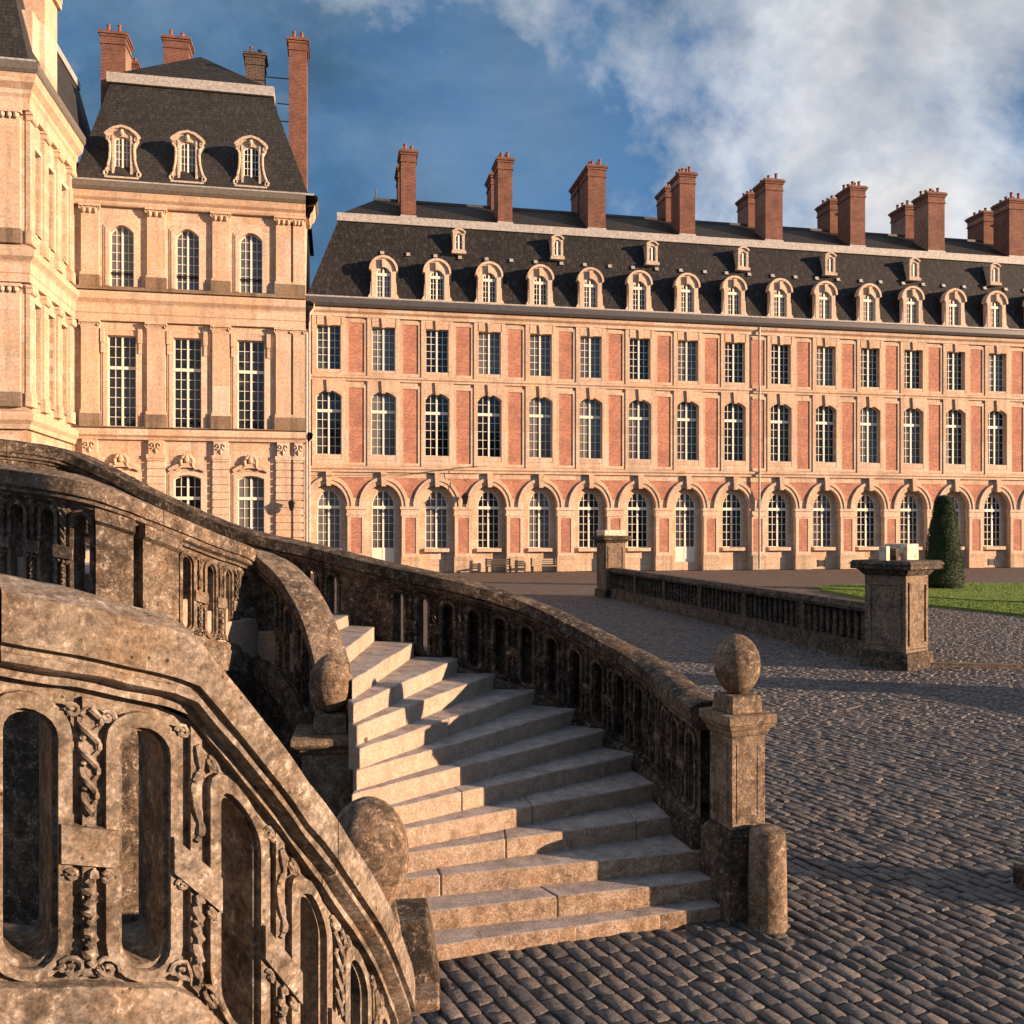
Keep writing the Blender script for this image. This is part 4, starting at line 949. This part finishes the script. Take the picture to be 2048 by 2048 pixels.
tag(MB().lathe([(.172, -.05), (.172, .02), (.166, .5), (.158, .80), (.145, .845), (.105, .865), (.004, .87)], 20, (0, 0, 0)).build('stone_bollard', 'pier', None, 40, 0, (2.27, 8.0, 0)), 'rounded stone bollard standing at the foot of the tall ball-topped pier', 'bollard')
# block at the inner foot of the steps
kb = tag(empty('kerb_block', (-.95, 6.95, 0), R(6)), 'dark battered stone block beside the lowest step, behind the near balustrade', 'stone block')
MB().add([(-.5, -.12, -.05), (.40, -.12, -.05), (.40, .5, -.05), (-.5, .5, -.05), (-.5, -.02, .46), (.30, -.02, .46), (.30, .5, .46), (-.5, .5, .46)], [(0, 3, 2, 1), (4, 5, 6, 7), (0, 1, 5, 4), (1, 2, 6, 5), (2, 3, 7, 6), (3, 0, 4, 7)]).build('block', 'black', kb, None, .02)
MB().box(-.5, .38, -.42, -.13, -.05, .07).build('foot_slab', 'pier', kb, None, .02)

# ------------------------------------------------------------------ parapet with gate piers in the court
def gate_pier(label, x, y, rot, w, h, top):
    root = tag(empty('gate_pier', (x, y, 0), R(rot)), label, 'pier', 'gate piers of the courtyard parapet')
    a = w / 2
    MB().frustum(0, 0, -.05, .42, a + .10, a + .10, a + .08, a + .08).build('plinth', 'black', root, None, .03)
    MB().box(-a, a, -a, a, .42, h - .38).build('shaft', 'pier', root, None, .02)
    m = MB(); m.frustum(0, 0, h - .38, h - .22, a + .02, a + .02, a + .14, a + .14).box(-a - .26, a + .26, -a - .26, a + .26, h - .22, h - .10).frustum(0, 0, h - .10, h, a + .30, a + .30, a + .22, a + .22); m.build('cap', 'black', root, None, .02)
    for k4 in range(2):
        q = MB(); e = a - .12; q.ring([(-e, .60), (e, .60), (e, h - .55), (-e, h - .55)], [(-e + .07, .67), (e - .07, .67), (e - .07, h - .62), (-e + .07, h - .62)], -a - .035, -a + .01)
        f = q.build('panel_moulding', 'pier', root); f.rotation_euler = (0, 0, R(-90 * k4))
    q = MB().box(-a, a, -a - .01, -a + .03, .5, .52).build('joint', 'black', root)
    if top:
        MB().box(-.05, a * .95, -.32, .3, h + .0, h + .42).build('cut_block', 'pale', root, None, .02)
        MB().frustum(-.28, -.1, h, h + .30, .12, .12, .08, .08).build('iron_stub', 'black', root)
        MB().box(-.66, -.5, -.1, .1, h, h + .36).build('cut_block', 'pale', root)
    return root
GP3, GP2 = (9.95, 23.3), (5.3, 48.2)
gate_pier('nearer square gate pier with a pale cut block on its cap, before the clipped yew', GP3[0], GP3[1], 38, 1.12, 2.75, True)
p2 = gate_pier('farther gate pier standing before the arcade at the end of the parapet', GP2[0], GP2[1], 20, 1.15, 3.25, False)
MB().box(-.62, .62, -.5, .5, 3.25, 3.55).build('cut_block', 'pale', p2, None, .02)
wd = Vector((GP2[0] - GP3[0], GP2[1] - GP3[1])); wl_ = wd.length; wa = math.atan2(wd.y, wd.x)
bal_me = MB().lathe([(.075, 0), (.085, .08), (.05, .12), (.095, .36), (.05, .72), (.085, .76), (.075, .84)], 8).mesh('baluster', 'black', 45)
def parapet(label, x, y, a, length, n):
    root = tag(empty('parapet_wall', (x, y, 0), a), label, 'wall', 'balustraded parapet walls of the courtyard')
    MB().frustum(length / 2, 0, -.05, .48, length / 2, .26, length / 2, .24).build('base_course', 'black', root)
    MB().box(0, length, -.24, .24, 1.32, 1.40).frustum(length / 2, 0, 1.40, 1.56, length / 2, .28, length / 2, .20).build('coping', 'black', root)
    MB().box(0, length, -.12, -.05, .40, 1.36).build('backing_wall', 'black', root)
    for i in range(n): link('baluster', bal_me, root, 0, ((i + .5) * length / n, 0, .48))
    for i in range(1, 6): MB().box(i * length / 6 - .16, i * length / 6 + .16, -.2, .2, .48, 1.32).build('die', 'black', root)
    return root
ux, uy = wd.x / wl_, wd.y / wl_
parapet('low dark balustraded parapet running between the two gate piers', GP3[0] + ux * .5, GP3[1] + uy * .5, wa, wl_ - 1.0, 66)
# unseen far side of the gateway, added to cast shade across the cobbles
gate_pier('unseen gate pier across the gateway, added to shade the cobbles', 17.6, 17.6, 38, 1.12, 2.75, False)
parapet('unseen balustraded parapet across the gateway, added to shade the cobbles', 17.9, 17.2, R(-62), 12, 30)
k = MB().box(0, 5.2, -.12, .12, -.05, .11); tag(k.build('kerb_stone', 'pier', None, None, .02, (10.75, 23.2, 0)), 'low stone kerb leaving the base of the nearer gate pier', 'kerb').rotation_euler = (0, 0, R(-8))
newel('pier just past the photo edge with only its low dark plinth showing', 5.75, 8.65, 24, .40, .26, 1.3, 1.5, 1.6, 1.85, .2, .26, 'black')
MB().box(5.0, 6.3, 8.3, 9.0, -.05, .17).build('low_plinth', 'black', bpy.data.objects['newel_pier.003'], None, .02).matrix_parent_inverse = (Matrix.Translation((5.75, 8.65, 0)) @ Matrix.Rotation(R(24), 4, 'Z')).inverted()

# ------------------------------------------------------------------ lawn, yew, benches
def lawn(label, poly, z):
    m = MB(); m.holed(poly, [], 0, lambda p: (p[0], p[1], z)); m.wallring(poly, -.03, z, True, lambda p, zz_: (p[0], p[1], zz_))
    o = m.build('lawn', 'grass', None); tag(o, label, None, None, 'structure')
    q = MB(); xs = [p[0] for p in poly]; ys = [p[1] for p in poly]; n = 0
    while n < 14000:
        x, y = rn.uniform(min(xs), max(xs)), rn.uniform(min(ys), max(ys)); n += 1
        if x / y > .6 or not inside((x, y), poly): continue
        hh = rn.uniform(.03, .08); a_ = rn.random() * 6.3; w_ = rn.uniform(.012, .03)
        q.add([(x - w_ * math.cos(a_), y - w_ * math.sin(a_), z - .01), (x + w_ * math.cos(a_), y + w_ * math.sin(a_), z - .01), (x + rn.uniform(-.05, .05), y + rn.uniform(-.05, .05), z + hh)], [(0, 1, 2)])
    gq = q.build('grass', 'grass', o); gq['kind'] = 'stuff'; return o
lawn('sunlit lawn under the clipped yew', [W_(1625, 1177), W_(1760, 1185), W_(1850, 1196), W_(1950, 1203), W_(2120, 1209), W_(2120, 1167), W_(1700, 1171)], .10)
lawn('front strip of lawn along the cobbles', [W_(1640, 1181), W_(1745, 1201), W_(1850, 1212), W_(1950, 1222), W_(2120, 1241), W_(2120, 1213), W_(1950, 1206), W_(1850, 1199), W_(1760, 1188)], .10)
yew = tag(empty('clipped_yew', (25.9, 54, 0)), 'dark green yew clipped to a tall tapering cone on the lawn', 'tree')
MB().lathe([(.16, 0), (.13, .6)], 8).build('trunk', 'bark', yew)
cr = MB(); prof = [(.0, .10), (.95, .12), (1.10, .35), (1.04, 1.2), (.93, 2.4), (.77, 3.6), (.58, 4.7), (.46, 5.25), (.30, 5.55), (.0, 5.68)]
def prf(z):
    for (r0, z0), (r1, z1) in zip(prof[:-1], prof[1:]):
        if z0 <= z <= z1: return r0 + (r1 - r0) * (z - z0) / max(1e-6, z1 - z0)
    return 0
cr.lathe([(max(.01, r * .93), z) for r, z in prof], 20)
for i in range(14000):
    z = .12 + 5.5 * rn.random(); a = rn.random() * 2 * math.pi; r = prf(z) * (1 + .04 * math.sin(a * 3 + z * 2) + .03 * math.sin(a * 7 - z * 5)) * rn.uniform(.93, 1.06)
    c = Vector((r * math.cos(a), r * math.sin(a), z)); d = Vector((rn.gauss(0, 1), rn.gauss(0, 1), rn.gauss(.3, 1))).normalized(); e = d.orthogonal().normalized() * .030; d = d * rn.uniform(.05, .11)
    cr.add([c - e, c + e, c + d], [(0, 1, 2)])
cr.build('crown', 'yew', yew)
def bench(label, s, mat):
    p = w0 @ Vector((s, -1.0, 0)); root = tag(empty('bench', p, TH), label, 'bench', 'benches along the foot of the wing')
    for i in range(4): MB().box(-1.1, 1.1, -.28 + .15 * i, -.16 + .15 * i, .52, .57).build('slat', mat, root)
    for i in range(3): MB().box(-1.1, 1.1, .30, .35, .68 + .17 * i, .80 + .17 * i).build('backrest_slat', mat, root)
    for x in (-1.0, 1.0): MB().box(x - .05, x + .05, -.28, .36, .44, .52).box(x - .05, x + .05, -.28, -.18, 0, .44).box(x - .05, x + .05, .26, .36, 0, 1.2).build('leg', 'iron', root)
bench('dark wooden bench at the foot of the arcade, left of the pale bench', 14.0, 'wood'); bench('pale wooden bench at the foot of the arcade, beside the dark bench', 17.9, 'wood2')
